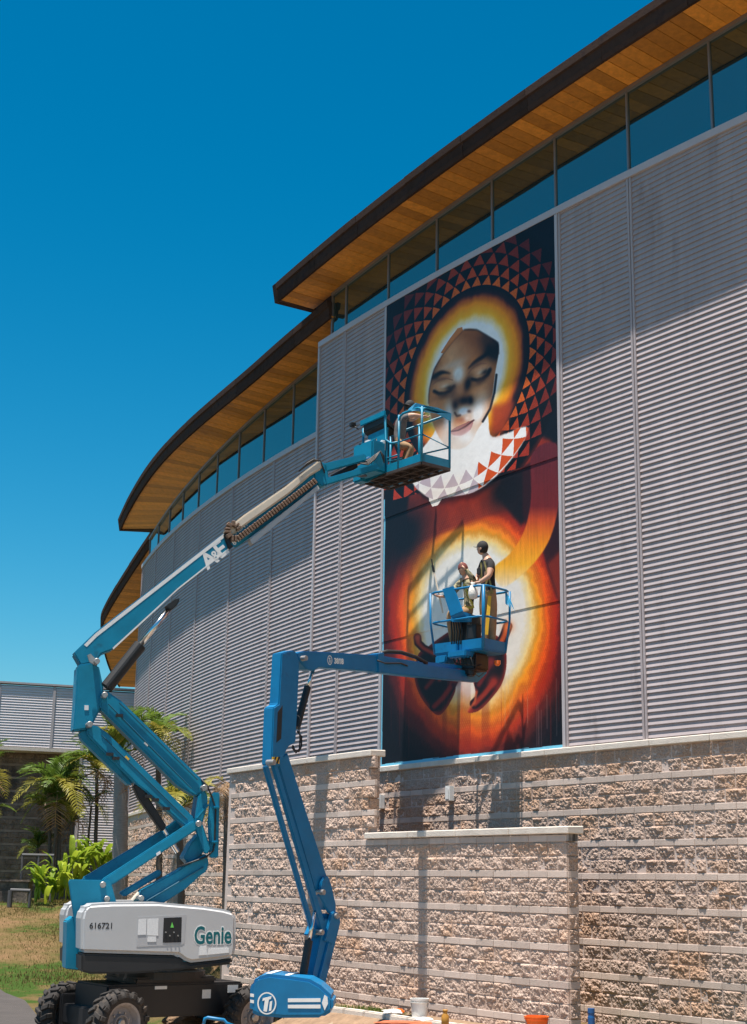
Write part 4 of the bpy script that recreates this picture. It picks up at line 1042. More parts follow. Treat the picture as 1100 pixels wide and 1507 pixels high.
arm('boom_collar', [(329, 786), (336, 779), (341, 783), (350, 796), (344, 804), (337, 809)], 0.0, 0.40, m=CHAS)
ext = arm('extension_boom', [(334, 790), (463, 690), (470, 698), (466, 706), (345, 797), (338, 803)], 0.0, 0.26, bev=0.015)
arm('extension_boom', [(344, 797), (466, 704), (471, 700), (468, 715), (370, 790), (352, 803)], -0.02, 0.20, m=BLUE1, bev=0.01)
slv = arm('boom_sleeve', [(332, 779), (360, 757), (420, 716), (450, 692), (470, 677), (477, 682), (474, 690), (457, 700), (426, 727), (364, 771), (338, 791)], 0.03, 0.34, m=BEIGE, bev=0.03)
text_mesh('lettering', 'PMENT', 0.12, M_WHITE, ext, P1.pt(343.5, 789.5, 0.137), bd, bup, bold=0.002)
text_mesh('lettering', '847-4262', 0.135, M_WHITE, boom, P1.pt(344.5, 803, 0.2) + v1 * 0.02, bd, bup, bold=0.003)
mb = MB(); mb.prism(P1.poly([(340, 800), (372, 776), (376, 781), (346, 806)], 0.2), -v1 * 0.02); mb.build('name_plate', BLUE1, boom)
# cable track: a loop of links
tk = MB()
path = [(352, 779), (346, 771), (339, 771), (335, 777), (335, 786), (340, 793), (350, 793)] + [(350 + 115 * t, 793 - 86 * t) for t in [k / 16 for k in range(1, 17)]]
TP = P1.poly(path, 0.22)
for p, q in zip(TP[:-1], TP[1:]):
    n_ = max(1, int((q - p).length / 0.055))
    for k in range(n_):
        s_, e2 = p.lerp(q, k / n_), p.lerp(q, (k + 0.72) / n_); tk.beam(s_, e2, v1, 0.13, 0.10 + 0.012 * (k % 2))
tk.build('cable_track', CHAIN, lift1, bevel=0.008, seg=1, kind='stuff')
arm('track_tray', [(368, 794), (468, 714), (471, 719), (372, 801)], 0.14, 0.2, m=M_GREYP, bev=0.005)
# jib
arm('boom_head', [(461, 690), (472, 678), (482, 684), (484, 700), (486, 712), (474, 716), (464, 706)], 0.0, 0.30, bev=0.02)
arm('jib_arm', [(476, 682), (538, 667), (541, 677), (478, 695)], 0.10, 0.10)
arm('jib_arm', [(478, 704), (556, 681), (560, 690), (480, 714)], 0.10, 0.12)
mb = MB(); mb.tube(P1.poly([(490, 703), (524, 684)], 0.0), 0.065, 12); mb.build('jib_cylinder', M_BLACK, lift1)
mb = MB(); mb.tube(P1.poly([(522, 685), (544, 674)], 0.0), 0.035, 10); mb.build('hydraulic_rod', M_CHROME, lift1)
hb = MB()
for k in range(4): hb.tube(P1.poly([(440, 694), (452, 685 - k), (462, 679 - k), (472, 678), (478, 690 + k * 2)], 0.06 + 0.05 * k), 0.013, 6)
for k in range(4): hb.tube(P1.poly([(530, 682), (542, 678 + 2 * k), (552, 670 + 2 * k), (560, 664), (566, 672 + 3 * k)], 0.05 + 0.06 * k), 0.014, 6)
hb.build('hydraulic_hose', M_BLACK, lift1, smooth=True)

# ---- platform 1
def platform_frame(A, B, w):   # A to B: long near edge, w: depth away from it
    lx = (B - A).normalized(); ly = Vector((-lx.y, lx.x, 0)); return lx, ly
FA = Vector((-0.23, 27.38, 7.74)); FB_ = Vector((0.89, 25.95, 7.74))
lx = (FB_ - FA).normalized(); ly = Vector((-lx.y, lx.x, 0)); LW, LD = (FB_ - FA).length, 0.70
if ly.dot(Vector((1, 0.6, 0))) < 0: ly = -ly
up = Vector((0, 0, 1))
def b1(a, d, z): return FA + lx * a + ly * d + up * z
plat = thing('work_platform', b1(LW / 2, LD / 2, 0), 'teal railed work basket of the big lift, up beside the painted face', 'work platform', 'work platforms at the mural')
mb = MB(); mb.box(b1(LW / 2, LD / 2, 0.02), (LW - 0.07, LD - 0.07, 0.02), (lx, ly, up)); mb.build('floor', DECK, plat)
mb = MB()
for a_, b_2 in (((0, 0), (LW, 0)), ((LW, 0), (LW, LD)), ((LW, LD), (0, LD)), ((0, LD), (0, 0))):
    mb.beam(b1(*a_, -0.02), b1(*b_2, -0.02), up, 0.055, 0.05)
for k in range(1, 6): mb.beam(b1(LW * k / 6, 0.02, -0.02), b1(LW * k / 6, LD - 0.02, -0.02), up, 0.05, 0.035)
for k in range(1, 3): mb.beam(b1(0.02, LD * k / 3, -0.035), b1(LW - 0.02, LD * k / 3, -0.035), up, 0.04, 0.035)
mb.build('floor_frame', DECK, plat)
KICK = 0.17
mb = MB()
for p, q in (((LW * 0.42, 0), (LW, 0)), ((LW, 0), (LW, LD)), ((LW, LD), (0, LD)), ((0, LD), (0, 0))):
    mb.beam(b1(*p, 0.085), b1(*q, 0.085), up, KICK, 0.012)
mb.build('kick_plate', BLUE1, plat)
RR = 0.024; HT = 1.10
def rail(name, pts, r=RR, m=BLUE1, par=plat): 
    mb = MB(); mb.tube(pts, r, 8); return mb.build(name, m, par, smooth=True)
for a_, d_ in ((0, 0), (LW, 0), (LW, LD), (0, LD), (LW * 0.62, 0), (LW * 0.5, LD)):
    rail('post', [b1(a_, d_, 0), b1(a_, d_, HT)])
def loop(p, q, z0, z1):
    P0, P1_ = Vector(p), Vector(q); d = (P1_ - P0).normalized() * 0.12
    return [P0 + up * z0, P0 + up * (z1 - 0.12), P0 + up * (z1 - 0.035) + d * 0.3, P0 + up * z1 + d, P1_ + up * z1 - d, P1_ + up * (z1 - 0.035) - d * 0.3, P1_ + up * (z1 - 0.12), P1_ + up * z0]
rail('top_rail', loop(b1(LW * 0.62, 0, 0), b1(LW, 0, 0), 0.55, HT)); rail('top_rail', loop(b1(LW, 0, 0), b1(LW, LD, 0), 0.5, HT))
rail('top_rail', [b1(LW, LD, HT), b1(0, LD, HT), b1(0, 0, HT)])
rail('top_rail', [b1(LW * 0.62, -0.0, 0.55), b1(LW * 0.5, -0.02, 0.57), b1(LW * 0.42, -0.04, 0.68), b1(LW * 0.42, -0.06, HT + 0.08), b1(LW * 0.36, -0.06, HT + 0.16)])
rail('middle_rail', [b1(LW * 0.62, 0, 0.55), b1(LW, 0, 0.55), b1(LW, LD, 0.42), b1(0, LD, 0.55), b1(0, 0, 0.55), b1(LW * 0.42, 0, 0.58)], 0.016)
rail('middle_rail', [b1(LW * 0.62, 0, 0.30), b1(LW * 0.42, 0, 0.30)], 0.016)
# hooded control console on the boom side
mb = MB(); mb.prism([b1(0.0, -0.10, HT + 0.02), b1(0.0, -0.10, HT + 0.14), b1(LW * 0.44, -0.10, HT + 0.17), b1(LW * 0.44, -0.10, HT + 0.05)], ly * 0.04); mb.build('console_bar', BLUE1, plat, bevel=0.015)
mb = MB(); mb.hexa([b1(0.06, -0.06, 0.98), b1(LW * 0.42, -0.06, 1.02), b1(LW * 0.42, 0.26, 0.86), b1(0.06, 0.26, 0.82), b1(0.06, -0.06, HT + 0.05), b1(LW * 0.42, -0.06, HT + 0.08), b1(LW * 0.42, 0.26, 0.98), b1(0.06, 0.26, 0.94)]); mb.build('control_console', M_BLACK, plat, bevel=0.02)
mb = MB(); mb.prism([b1(LW * 0.10, -0.03, 0.90), b1(LW * 0.43, -0.03, 0.94), b1(LW * 0.43, -0.03, 0.0), b1(LW * 0.08, -0.03, -0.06)], -ly * -0.05); mb.build('mount_plate', BLUE1, plat, bevel=0.01)
mb = MB(); mb.box(b1(LW * 0.27, -0.22, 0.30), (0.62, 0.34, 0.62), (lx, ly, up)); mb.box(b1(LW * 0.02, -0.06, 0.08), (0.30, 0.22, 0.26), (lx, ly, up)); mb.build('rotator', BLUE1, plat, bevel=0.03)
mb = MB(); mb.tube([b1(LW * 0.2, -0.28, -0.02), b1(LW * 0.2, -0.28, 0.62)], 0.09, 16); mb.build('rotator_pin', CHAS, plat)
hb = MB()
for k in range(7):
    q0 = b1(LW * (0.10 + 0.03 * k), -0.24 - 0.02 * k, 0.35); hb.tube([q0, q0 + Vector((0, 0, 0.22)) + lx * 0.05, b1(LW * 0.3, -0.1, 0.62 + 0.02 * k), b1(LW * (0.34), -0.07, 0.30)], 0.014, 6)
hb.build('hydraulic_hose', M_BLACK, plat, smooth=True)
mb = MB(); mb.box(b1(LW * 0.24, -0.19, 0.60), (0.16, 0.12, 0.20), (lx, ly, up)); mb.build('junction_box', M_WHITE, plat, bevel=0.015)
mb = MB(); mb.box(b1(LW * 0.40, -0.08, 0.55), (0.10, 0.08, 0.22), (lx, ly, up)); mb.build('junction_box', M_WHITE, plat, bevel=0.015)
rail('lamp_stalk', [b1(-0.06, -0.08, HT - 0.02), b1(-0.14, -0.14, HT + 0.06)], 0.014, M_BLACK)
mb = MB(); mb.box(b1(-0.16, -0.15, HT + 0.08), (0.10, 0.12, 0.09), (lx, ly, up)); mb.build('work_lamp', M_BLACK, plat, bevel=0.015)

# ---- small lift
P2 = Plane((-1.22, 21.4), (1.5 + 1.22, 24.9 - 21.4)); u2, v2 = P2.u, P2.v
base2 = Vector((-1.22, 21.4, LOW + 0.05))
lift2 = thing('boom_lift', base2, 'slim azure articulated boom lift on a low rounded base with striped cover', 'boom lift', 'boom lifts at the mural')
PC = Plane((-1.3, 20.75), (1.0, 0.10))     # near face of the base cover
cvr = [(368, 1455), (371, 1445), (378, 1438), (396, 1433.5), (428, 1437), (456, 1441), (472, 1450), (484, 1461), (491, 1468), (490.5, 1488), (474, 1498), (418, 1498.5), (379, 1495), (367.5, 1489)]
mb = MB(); mb.prism(PC.poly(cvr), Vector((0.02, 0.95, 0))); cover2 = mb.build('base_cover', BLUE2, lift2, bevel=0.07, seg=4)
def pc_patch(name, q, m, d=0.008):
    mb = MB(); mb.prism([p - PC.v * -d for p in PC.poly(q)], -PC.v * 0.012); mb.build(name, m, cover2)
pc_patch('stripe', [(424, 1469.5), (472, 1469.2), (472, 1474.5), (424, 1474.8)], M_WHITE)
pc_patch('stripe', [(424, 1478.8), (472, 1478.5), (472, 1484), (424, 1483.8)], M_WHITE)
pc_patch('stripe', [(368.5, 1462), (374, 1463), (374, 1467.5), (368.5, 1466.5)], M_WHITE)
pc_patch('stripe', [(368.5, 1471), (374, 1472), (374, 1476.5), (368.5, 1475.5)], M_WHITE)
def ring(cx, cy, rx, ry, w, n=28):
    mb = MB(); O_ = [(cx + rx * math.cos(t), cy + ry * math.sin(t)) for t in [2 * math.pi * k / n for k in range(n)]]
    I_ = [(cx + (rx - w) * math.cos(t), cy + (ry - w) * math.sin(t)) for t in [2 * math.pi * k / n for k in range(n)]]
    A_ = [p + PC.v * 0.008 for p in PC.poly(O_)]; B_ = [p + PC.v * 0.008 for p in PC.poly(I_)]
    mb.add(A_ + B_, [(k, (k + 1) % n, (k + 1) % n + n, k + n) for k in range(n)]); mb.build('logo_ring', M_WHITE, cover2)
ring(393, 1476.5, 14, 16.5, 2.0)
pc_patch('logo_mark', [(387, 1469), (400, 1466), (399, 1470), (396, 1471), (393, 1489), (388, 1488), (390, 1472), (386.5, 1473)], M_WHITE)
pc_patch('logo_mark', [(397.5, 1474), (401, 1473), (399.5, 1487), (396, 1488)], M_WHITE)
pc_patch('decal', [(474, 1476), (478, 1464), (482, 1467), (483, 1477), (478, 1487)], STICK)
for x0, x1 in ((388, 398), (414, 424)):
    t0 = PC.pt(x0, 1449); mb = MB(); zt = PC.pt(x0, 1436.5).z
    q = [Vector((p.x, p.y, 0)) for p in (PC.pt(x0, 1445), PC.pt(x0 + 9, 1445))]
    n2 = Vector((0.15, 1.1, 0)).normalized()
    ztop = lambda p: max(PC.pt(*c).z for c in ((396, 1433.5), (428, 1437)))
    zz2 = PC.pt(x0 + 3, 1434.2 + (x0 - 388) * 0.11).z + 0.006
    mb.prism([q[0] + n2 * 0.12 + up * zz2, q[1] + n2 * 0.12 + up * zz2, q[1] + n2 * 0.9 + up * zz2, q[0] + n2 * 0.9 + up * zz2], up * 0.004); mb.build('stripe', M_WHITE, cover2)
mb = MB(); mb.box(base2 + Vector((0.05, 0, 0.28)), (1.3, 1.0, 0.42)); mb.build('chassis', CHAS, lift2, bevel=0.03)
for sx, sy in ((-1.0, -1.05), (1.15, -0.7), (-0.9, 1.1), (1.2, 1.2)):
    q = base2 + Vector((sx, sy, 0.14)); c0 = base2 + Vector((sx * 0.45, sy * 0.35, 0.30))
    mb = MB(); mb.beam(c0, q, up, 0.10, 0.10); mb.lathe([(0.13, -0.03), (0.13, 0.0), (0.05, 0.06), (0.05, 0.14)], Vector((q.x, q.y, gz(q.x, q.y) + 0.03)), up, 14); mb.build('outrigger', BLUE2, lift2, bevel=0.008, seg=1)
for sx in (-0.6, 0.7):
    wheel(lift2, base2 + Vector((sx, 0.15, 0.27)), Vector((-1 if sx < 0 else 1, 0.1, 0)), 0.30, 0.2, 0.17)
def arm2(name, quad, off, width, m=BLUE2, bev=0.012): return arm(name, quad, off, width, lift2, m, P2, bev)
arm2('lower_riser', [(456, 1452), (462, 1425), (478, 1352), (489, 1352), (501, 1358), (500, 1366), (478, 1455)], 0.06, 0.18)
arm2('lower_riser_rail', [(468, 1446), (490, 1360), (493, 1361), (473, 1448)], 0.16, 0.04)
mb = MB(); mb.tube(P2.poly([(445.5, 1440), (455, 1384)], 0.12), 0.06, 14); mb.build('lift_cylinder', M_BLACK, lift2)
mb = MB(); mb.tube(P2.poly([(454.5, 1388), (464, 1340)], 0.12), 0.028, 10); mb.build('hydraulic_rod', M_CHROME, lift2, smooth=True)
arm2('knuckle_plate', [(470, 1318), (474, 1296), (478, 1290), (484, 1290), (488, 1300), (495, 1330), (495, 1345), (486, 1345)], 0.13, 0.05)
arm2('knuckle_plate', [(470, 1318), (474, 1296), (478, 1290), (484, 1290), (488, 1300), (495, 1330), (495, 1345), (486, 1345)], -0.13, 0.05)
arm2('knuckle_plate', [(488, 1345), (492, 1341), (500, 1344), (502, 1358), (490, 1390), (478, 1384)], 0.16, 0.05)
arm2('knuckle_casting', [(462, 1376), (470, 1358), (482, 1344), (492, 1348), (488, 1372), (474, 1386)], 0.0, 0.20)
arm2('upper_riser', [(409, 1120), (424, 1108), (480.5, 1285), (492, 1326), (480, 1340), (463, 1306)], 0.04, 0.12)
arm2('tie_rod', [(389, 1128), (396, 1126), (466.5, 1374), (461, 1378)], 0.10, 0.05)
arm2('tie_rod', [(402, 1126), (409, 1126), (481, 1364), (474, 1371)], 0.12, 0.06)
for x, y in ((472, 1313), (492, 1348), (470, 1372), (399, 1122), (446, 969)):
    pn = MB(); pin(pn, P2.pt(x, y, 0.15), v2, 0.14, 0.04); pn.build('pivot_pin', M_STEEL, lift2)
top2 = arm2('mast_head', [(415, 961), (432, 956.5), (437, 960), (441, 972), (441, 990), (436, 1092), (425, 1099), (412, 1128), (400, 1126), (403, 1041), (411, 1036)], 0.07, 0.20, bev=0.015)
mb = MB(); mb.prism([p + v2 * 0.004 for p in P2.poly([(407, 1093), (409, 1048), (416, 1038), (414, 1087)], 0.17)], -v2 * 0.02); mb.build('slot_dark_plate', M_BLACK, top2)  # proud black plate painting in the darkness of the mast slot
mb = MB(); mb.prism([p + v2 * 0.006 for p in P2.poly([(400.5, 1124), (401, 1114), (411.5, 1114), (411, 1124)], 0.17)], -v2 * 0.01); hz = mb.build('hazard_plate', YELL, top2)
mb = MB()
for k in range(2): mb.prism([p + v2 * 0.009 for p in P2.poly([(401 + 5 * k, 1124), (404.5 + 5 * k, 1114), (407 + 5 * k, 1114), (403.5 + 5 * k, 1124)], 0.17)], -v2 * 0.01)
mb.build('hazard_stripe', M_BLACK, hz)
mb = MB(); mb.tube(P2.poly([(437, 1071), (453, 1011)], 0.02), 0.055, 14); mb.build('lift_cylinder', M_BLACK, lift2)
mb = MB(); mb.tube(P2.poly([(452.5, 1013), (462, 984)], 0.02), 0.026, 10); mb.build('hydraulic_rod', M_CHROME, lift2, smooth=True)
hb = MB(); hb.tube(P2.poly([(438, 1076), (444, 1084), (444, 1098), (440, 1106), (434, 1104), (431, 1097)], 0.12), 0.014, 6); hb.tube(P2.poly([(440, 1070), (442, 1086), (441, 1102), (436, 1108), (430, 1100)], 0.16), 0.012, 6)
hb.build('hydraulic_hose', M_BLACK, lift2, smooth=True)
boom2 = arm2('main_boom', [(437, 961), (448, 958), (472, 959), (560, 964.5), (624, 975), (624, 996.5), (540, 987.5), (470, 982), (462, 987), (452, 985), (440, 972)], 0.03, 0.20)
arm2('boom_collar', [(556, 962), (566, 960), (568, 988), (558, 990)], 0.03, 0.25)
ext2 = arm2('extension_boom', [(560, 967), (625, 977), (680, 985.5), (700, 990), (712, 986), (718, 990), (704, 1004), (660, 1000), (560, 990)], 0.02, 0.15)
arm2('level_link', [(618, 973), (690, 980), (692, 985), (618, 979)], 0.02, 0.06)
hb = MB(); hb.tube(P2.poly([(560, 968), (562, 961), (570, 959), (590, 960), (612, 967), (628, 976)], 0.06), 0.035, 8); hb.tube(P2.poly([(556, 972), (566, 976), (590, 976), (600, 980)], 0.15), 0.014, 6); hb.tube(P2.poly([(690, 982), (696, 990), (704, 996), (712, 990)], 0.08), 0.02, 6)
hb.build('hydraulic_hose', M_BLACK, lift2, smooth=True)
d2 = P2.pt(508, 973, 0.13) - P2.pt(490, 971.6, 0.13)
text_mesh('lettering', '3818', 0.115, M_WHITE, boom2, P2.pt(492, 976.3, 0.131) + v2 * 0.004, d2, up, bold=0.005)
mb = MB(); cc = P2.pt(485.5, 971.5, 0.131) + v2 * 0.003
for t0_ in range(20):
    a0, a1_ = 2 * math.pi * t0_ / 20, 2 * math.pi * (t0_ + 1) / 20
    e = lambda a, r: cc + u2 * (r * 0.8 * math.cos(a)) + up * (r * math.sin(a))
    mb.add([e(a0, 0.075), e(a1_, 0.075), e(a1_, 0.060), e(a0, 0.060)], [(0, 1, 2, 3)])
mb.add([cc + u2 * x + up * z for x, z in ((-0.03, 0.035), (0.012, 0.035), (0.012, 0.018), (0.0, 0.018), (-0.004, -0.04), (-0.02, -0.04), (-0.014, 0.018), (-0.03, 0.018))], [tuple(range(8))])
mb.add([cc + u2 * x + up * z for x, z in ((0.018, 0.01), (0.032, 0.01), (0.028, -0.04), (0.014, -0.04))], [(0, 1, 2, 3)])
mb.build('logo_mark', M_WHITE, boom2)

# ---- platform 2
G0 = Vector((1.13, 25.28, 3.98)); G1 = Vector((1.93, 24.52, 3.98))
gx = (G1 - G0).normalized(); gy = Vector((-gx.y, gx.x, 0)); gy = gy if gy.x > 0 else -gy; GW, GD = (G1 - G0).length, 0.62
def b2(a, d, z): return G0 + gx * a + gy * d + up * z
plat2 = thing('work_platform', b2(GW / 2, GD / 2, 0), 'small azure railed basket carrying two painters before the glowing orb', 'work platform', 'work platforms at the mural')
mb = MB(); mb.box(b2(GW / 2, GD / 2, 0.0), (GW, GD, 0.05), (gx, gy, up)); mb.build('floor', BLUE2, plat2, bevel=0.01)
mb = MB()
for p, q in (((0, 0), (GW, 0)), ((GW, 0), (GW, GD)), ((GW, GD), (0, GD)), ((0, GD), (0, 0))): mb.beam(b2(*p, 0.10), b2(*q, 0.10), up, 0.17, 0.015)
mb.build('kick_plate', BLUE2, plat2)
mb = MB(); mb.prism([b2(0.02, -0.02, -0.03), b2(0.30, -0.02, -0.03), b2(0.26, -0.02, -0.17), b2(0.02, -0.02, -0.19)], gy * 0.3); mb.box(b2(GW * 0.55, 0.0, -0.06), (0.42, 0.26, 0.12), (gx, gy, up)); mb.build('mount_block', BLUE2, plat2, bevel=0.02)
mb = MB(); mb.box(b2(GW * 0.62, 0.28, -0.18), (0.34, 0.4, 0.30), (gx, gy, up)); mb.tube([b2(GW * 0.6, 0.2, -0.42), b2(GW * 0.6, 0.2, -0.05)], 0.10, 14); mb.build('rotator', CHAS, plat2, bevel=0.03)
hb = MB()
for k in range(5):
    q0 = b2(GW * (0.35 + 0.09 * k), 0.02, -0.05); hb.tube([q0, q0 + Vector((0.05, -0.05, -0.14 - 0.02 * k)), q0 + Vector((0.2, 0, -0.2)), b2(GW * 0.7, 0.2, -0.26)], 0.012, 6)
hb.build('hydraulic_hose', M_BLACK, plat2, smooth=True)
mb = MB(); mb.box(b2(GW * 0.40, -0.03, 0.06), (0.24, 0.07, 0.14), (gx, gy, up)); mb.build('junction_box', BLUE2, plat2, bevel=0.015)
mb = MB(); mb.lathe([(0.055, 0), (0.055, 0.06), (0.03, 0.09), (0, 0.09)], b2(GW * 0.98, 0.42, -0.16), (0, 0, -1), 14); mb.build('beacon', mat('beacon_orange', (0.8, 0.15, 0.02), 0.3), plat2)
def rail2(name, pts, r=0.021): 
    mb = MB(); mb.tube(pts, r, 8); return mb.build(name, BLUE2, plat2, smooth=True)
def ring_pts(z, e=0.05):
    c_ = [(-e, -e), (GW + e, -e), (GW + e, GD + e), (-e, GD + e)]
    out = []
    for i in range(4):
        p, q, r_ = [Vector(b2(*c_[(i + k) % 4], z)) for k in (-1, 0, 1)]
        a_, b_3 = (p - q).normalized() * 0.13, (r_ - q).normalized() * 0.13
        out += [q + a_, q + a_ * 0.3 + b_3 * 0.3, q + b_3]
    return out
mb = MB(); mb.tube(ring_pts(1.10, 0.07), 0.021, 8, closed=True); mb.build('top_rail', BLUE2, plat2, smooth=True)
mb = MB(); mb.tube(ring_pts(0.56, 0.06), 0.019, 8, closed=True); mb.build('middle_rail', BLUE2, plat2, smooth=True)
for a_, d_ in ((0, 0), (GW, 0), (GW, GD), (0, GD)):
    e1, e2_ = (-0.06 if a_ == 0 else 0.06), (-0.06 if d_ == 0 else 0.06)
    rail2('post', [b2(a_, d_, 0.0), b2(a_ + e1 * 0.9, d_ + e2_ * 0.9, 0.56), b2(a_ + e1, d_ + e2_, 1.10)], 0.03 if (a_ > 0 and d_ == 0) else 0.02)
mb = MB(); mb.prism([b2(0.24, -0.09, 1.14), b2(0.50, -0.09, 1.16), b2(0.72, -0.09, 0.68), b2(0.44, -0.09, 0.62)], gy * 0.03); mb.prism([b2(0.44, -0.09, 0.62), b2(0.72, -0.09, 0.68), b2(0.80, 0.04, 0.64), b2(0.80, 0.04, 0.50), b2(0.46, -0.09, 0.52)], gy * 0.03); cs = mb.build('control_console', BLUE2, plat2, bevel=0.008)
hb = MB()
for k in range(5): hb.tube([b2(0.40 + 0.05 * k, -0.02, 0.55), b2(0.38 + 0.06 * k, 0.02, 0.35), b2(0.42 + 0.05 * k, -0.03, 0.12)], 0.014, 6)
hb.build('control_cable', M_BLACK, plat2, smooth=True)
BLUETAPE = mat('blue_tape', (0.05, 0.42, 0.72), 0.6)
mb = MB(); 
for k in range(4):
    q0 = b2(GW + 0.05, GD * 0.9, 1.06); mb.prism([q0, q0 + Vector((0.03, 0, 0)), q0 + Vector((0.04 + 0.04 * k, -0.02, -0.24 - 0.03 * k)), q0 + Vector((0.0 + 0.04 * k, -0.02, -0.2))], Vector((0.003, 0.006, 0)))
tag(mb.build('tape_ribbon', BLUETAPE), 'light blue tape knotted round the small basket rail, its ends hanging', 'tape')
# ------------------------------------------------------------------ people
SKIN = mat('skin_tan', (0.50, 0.28, 0.19), 0.55, var=0.08, scale=20)
HAIR = mat('dark_hair', (0.012, 0.009, 0.008), 0.7)
BTEE = mat('black_cotton', (0.012, 0.012, 0.014), 0.9, var=0.3, scale=12)
KHAK = mat('khaki_cloth', (0.33, 0.20, 0.105), 0.9, var=0.2, scale=10)
GREYC = mat('grey_cotton', (0.13, 0.12, 0.12), 0.9, var=0.2, scale=9)
SHOE = mat('shoe_leather', (0.40, 0.24, 0.15), 0.7, var=0.2, scale=15)
CAPB = mat('charcoal_cap', (0.022, 0.021, 0.022), 0.85, var=0.2, scale=20)
CAPR = mat('maroon_cap', (0.14, 0.03, 0.025), 0.8)
def camo():
    m, nt, b = nodes('camouflage_cloth'); L = nt.links
    geo = N(nt, 'ShaderNodeNewGeometry'); n = N(nt, 'ShaderNodeTexNoise', Scale=14.0, Detail=3.0); L.new(geo.outputs[0], n.inputs['Vector'])
    r = N(nt, 'ShaderNodeValToRGB'); r.color_ramp.interpolation = 'CONSTANT'; e = r.color_ramp.elements
    e[0].position = 0; e[0].color = (0.03, 0.03, 0.02, 1); e[1].position = 0.42; e[1].color = (0.16, 0.15, 0.075, 1)
    k = e.new(0.5); k.color = (0.34, 0.29, 0.18, 1); k = e.new(0.6); k.color = (0.09, 0.085, 0.04, 1); k = e.new(0.66); k.color = (0.42, 0.38, 0.28, 1)
    L.new(n.outputs[0], r.inputs[0]); L.new(r.outputs[0], b.inputs['Base Color']); b.inputs['Roughness'].default_value = 0.9
    return m
CAMO = camo()

def ptY(x, y, Y):
    d = ray(x, y); return d * (Y / d.y)

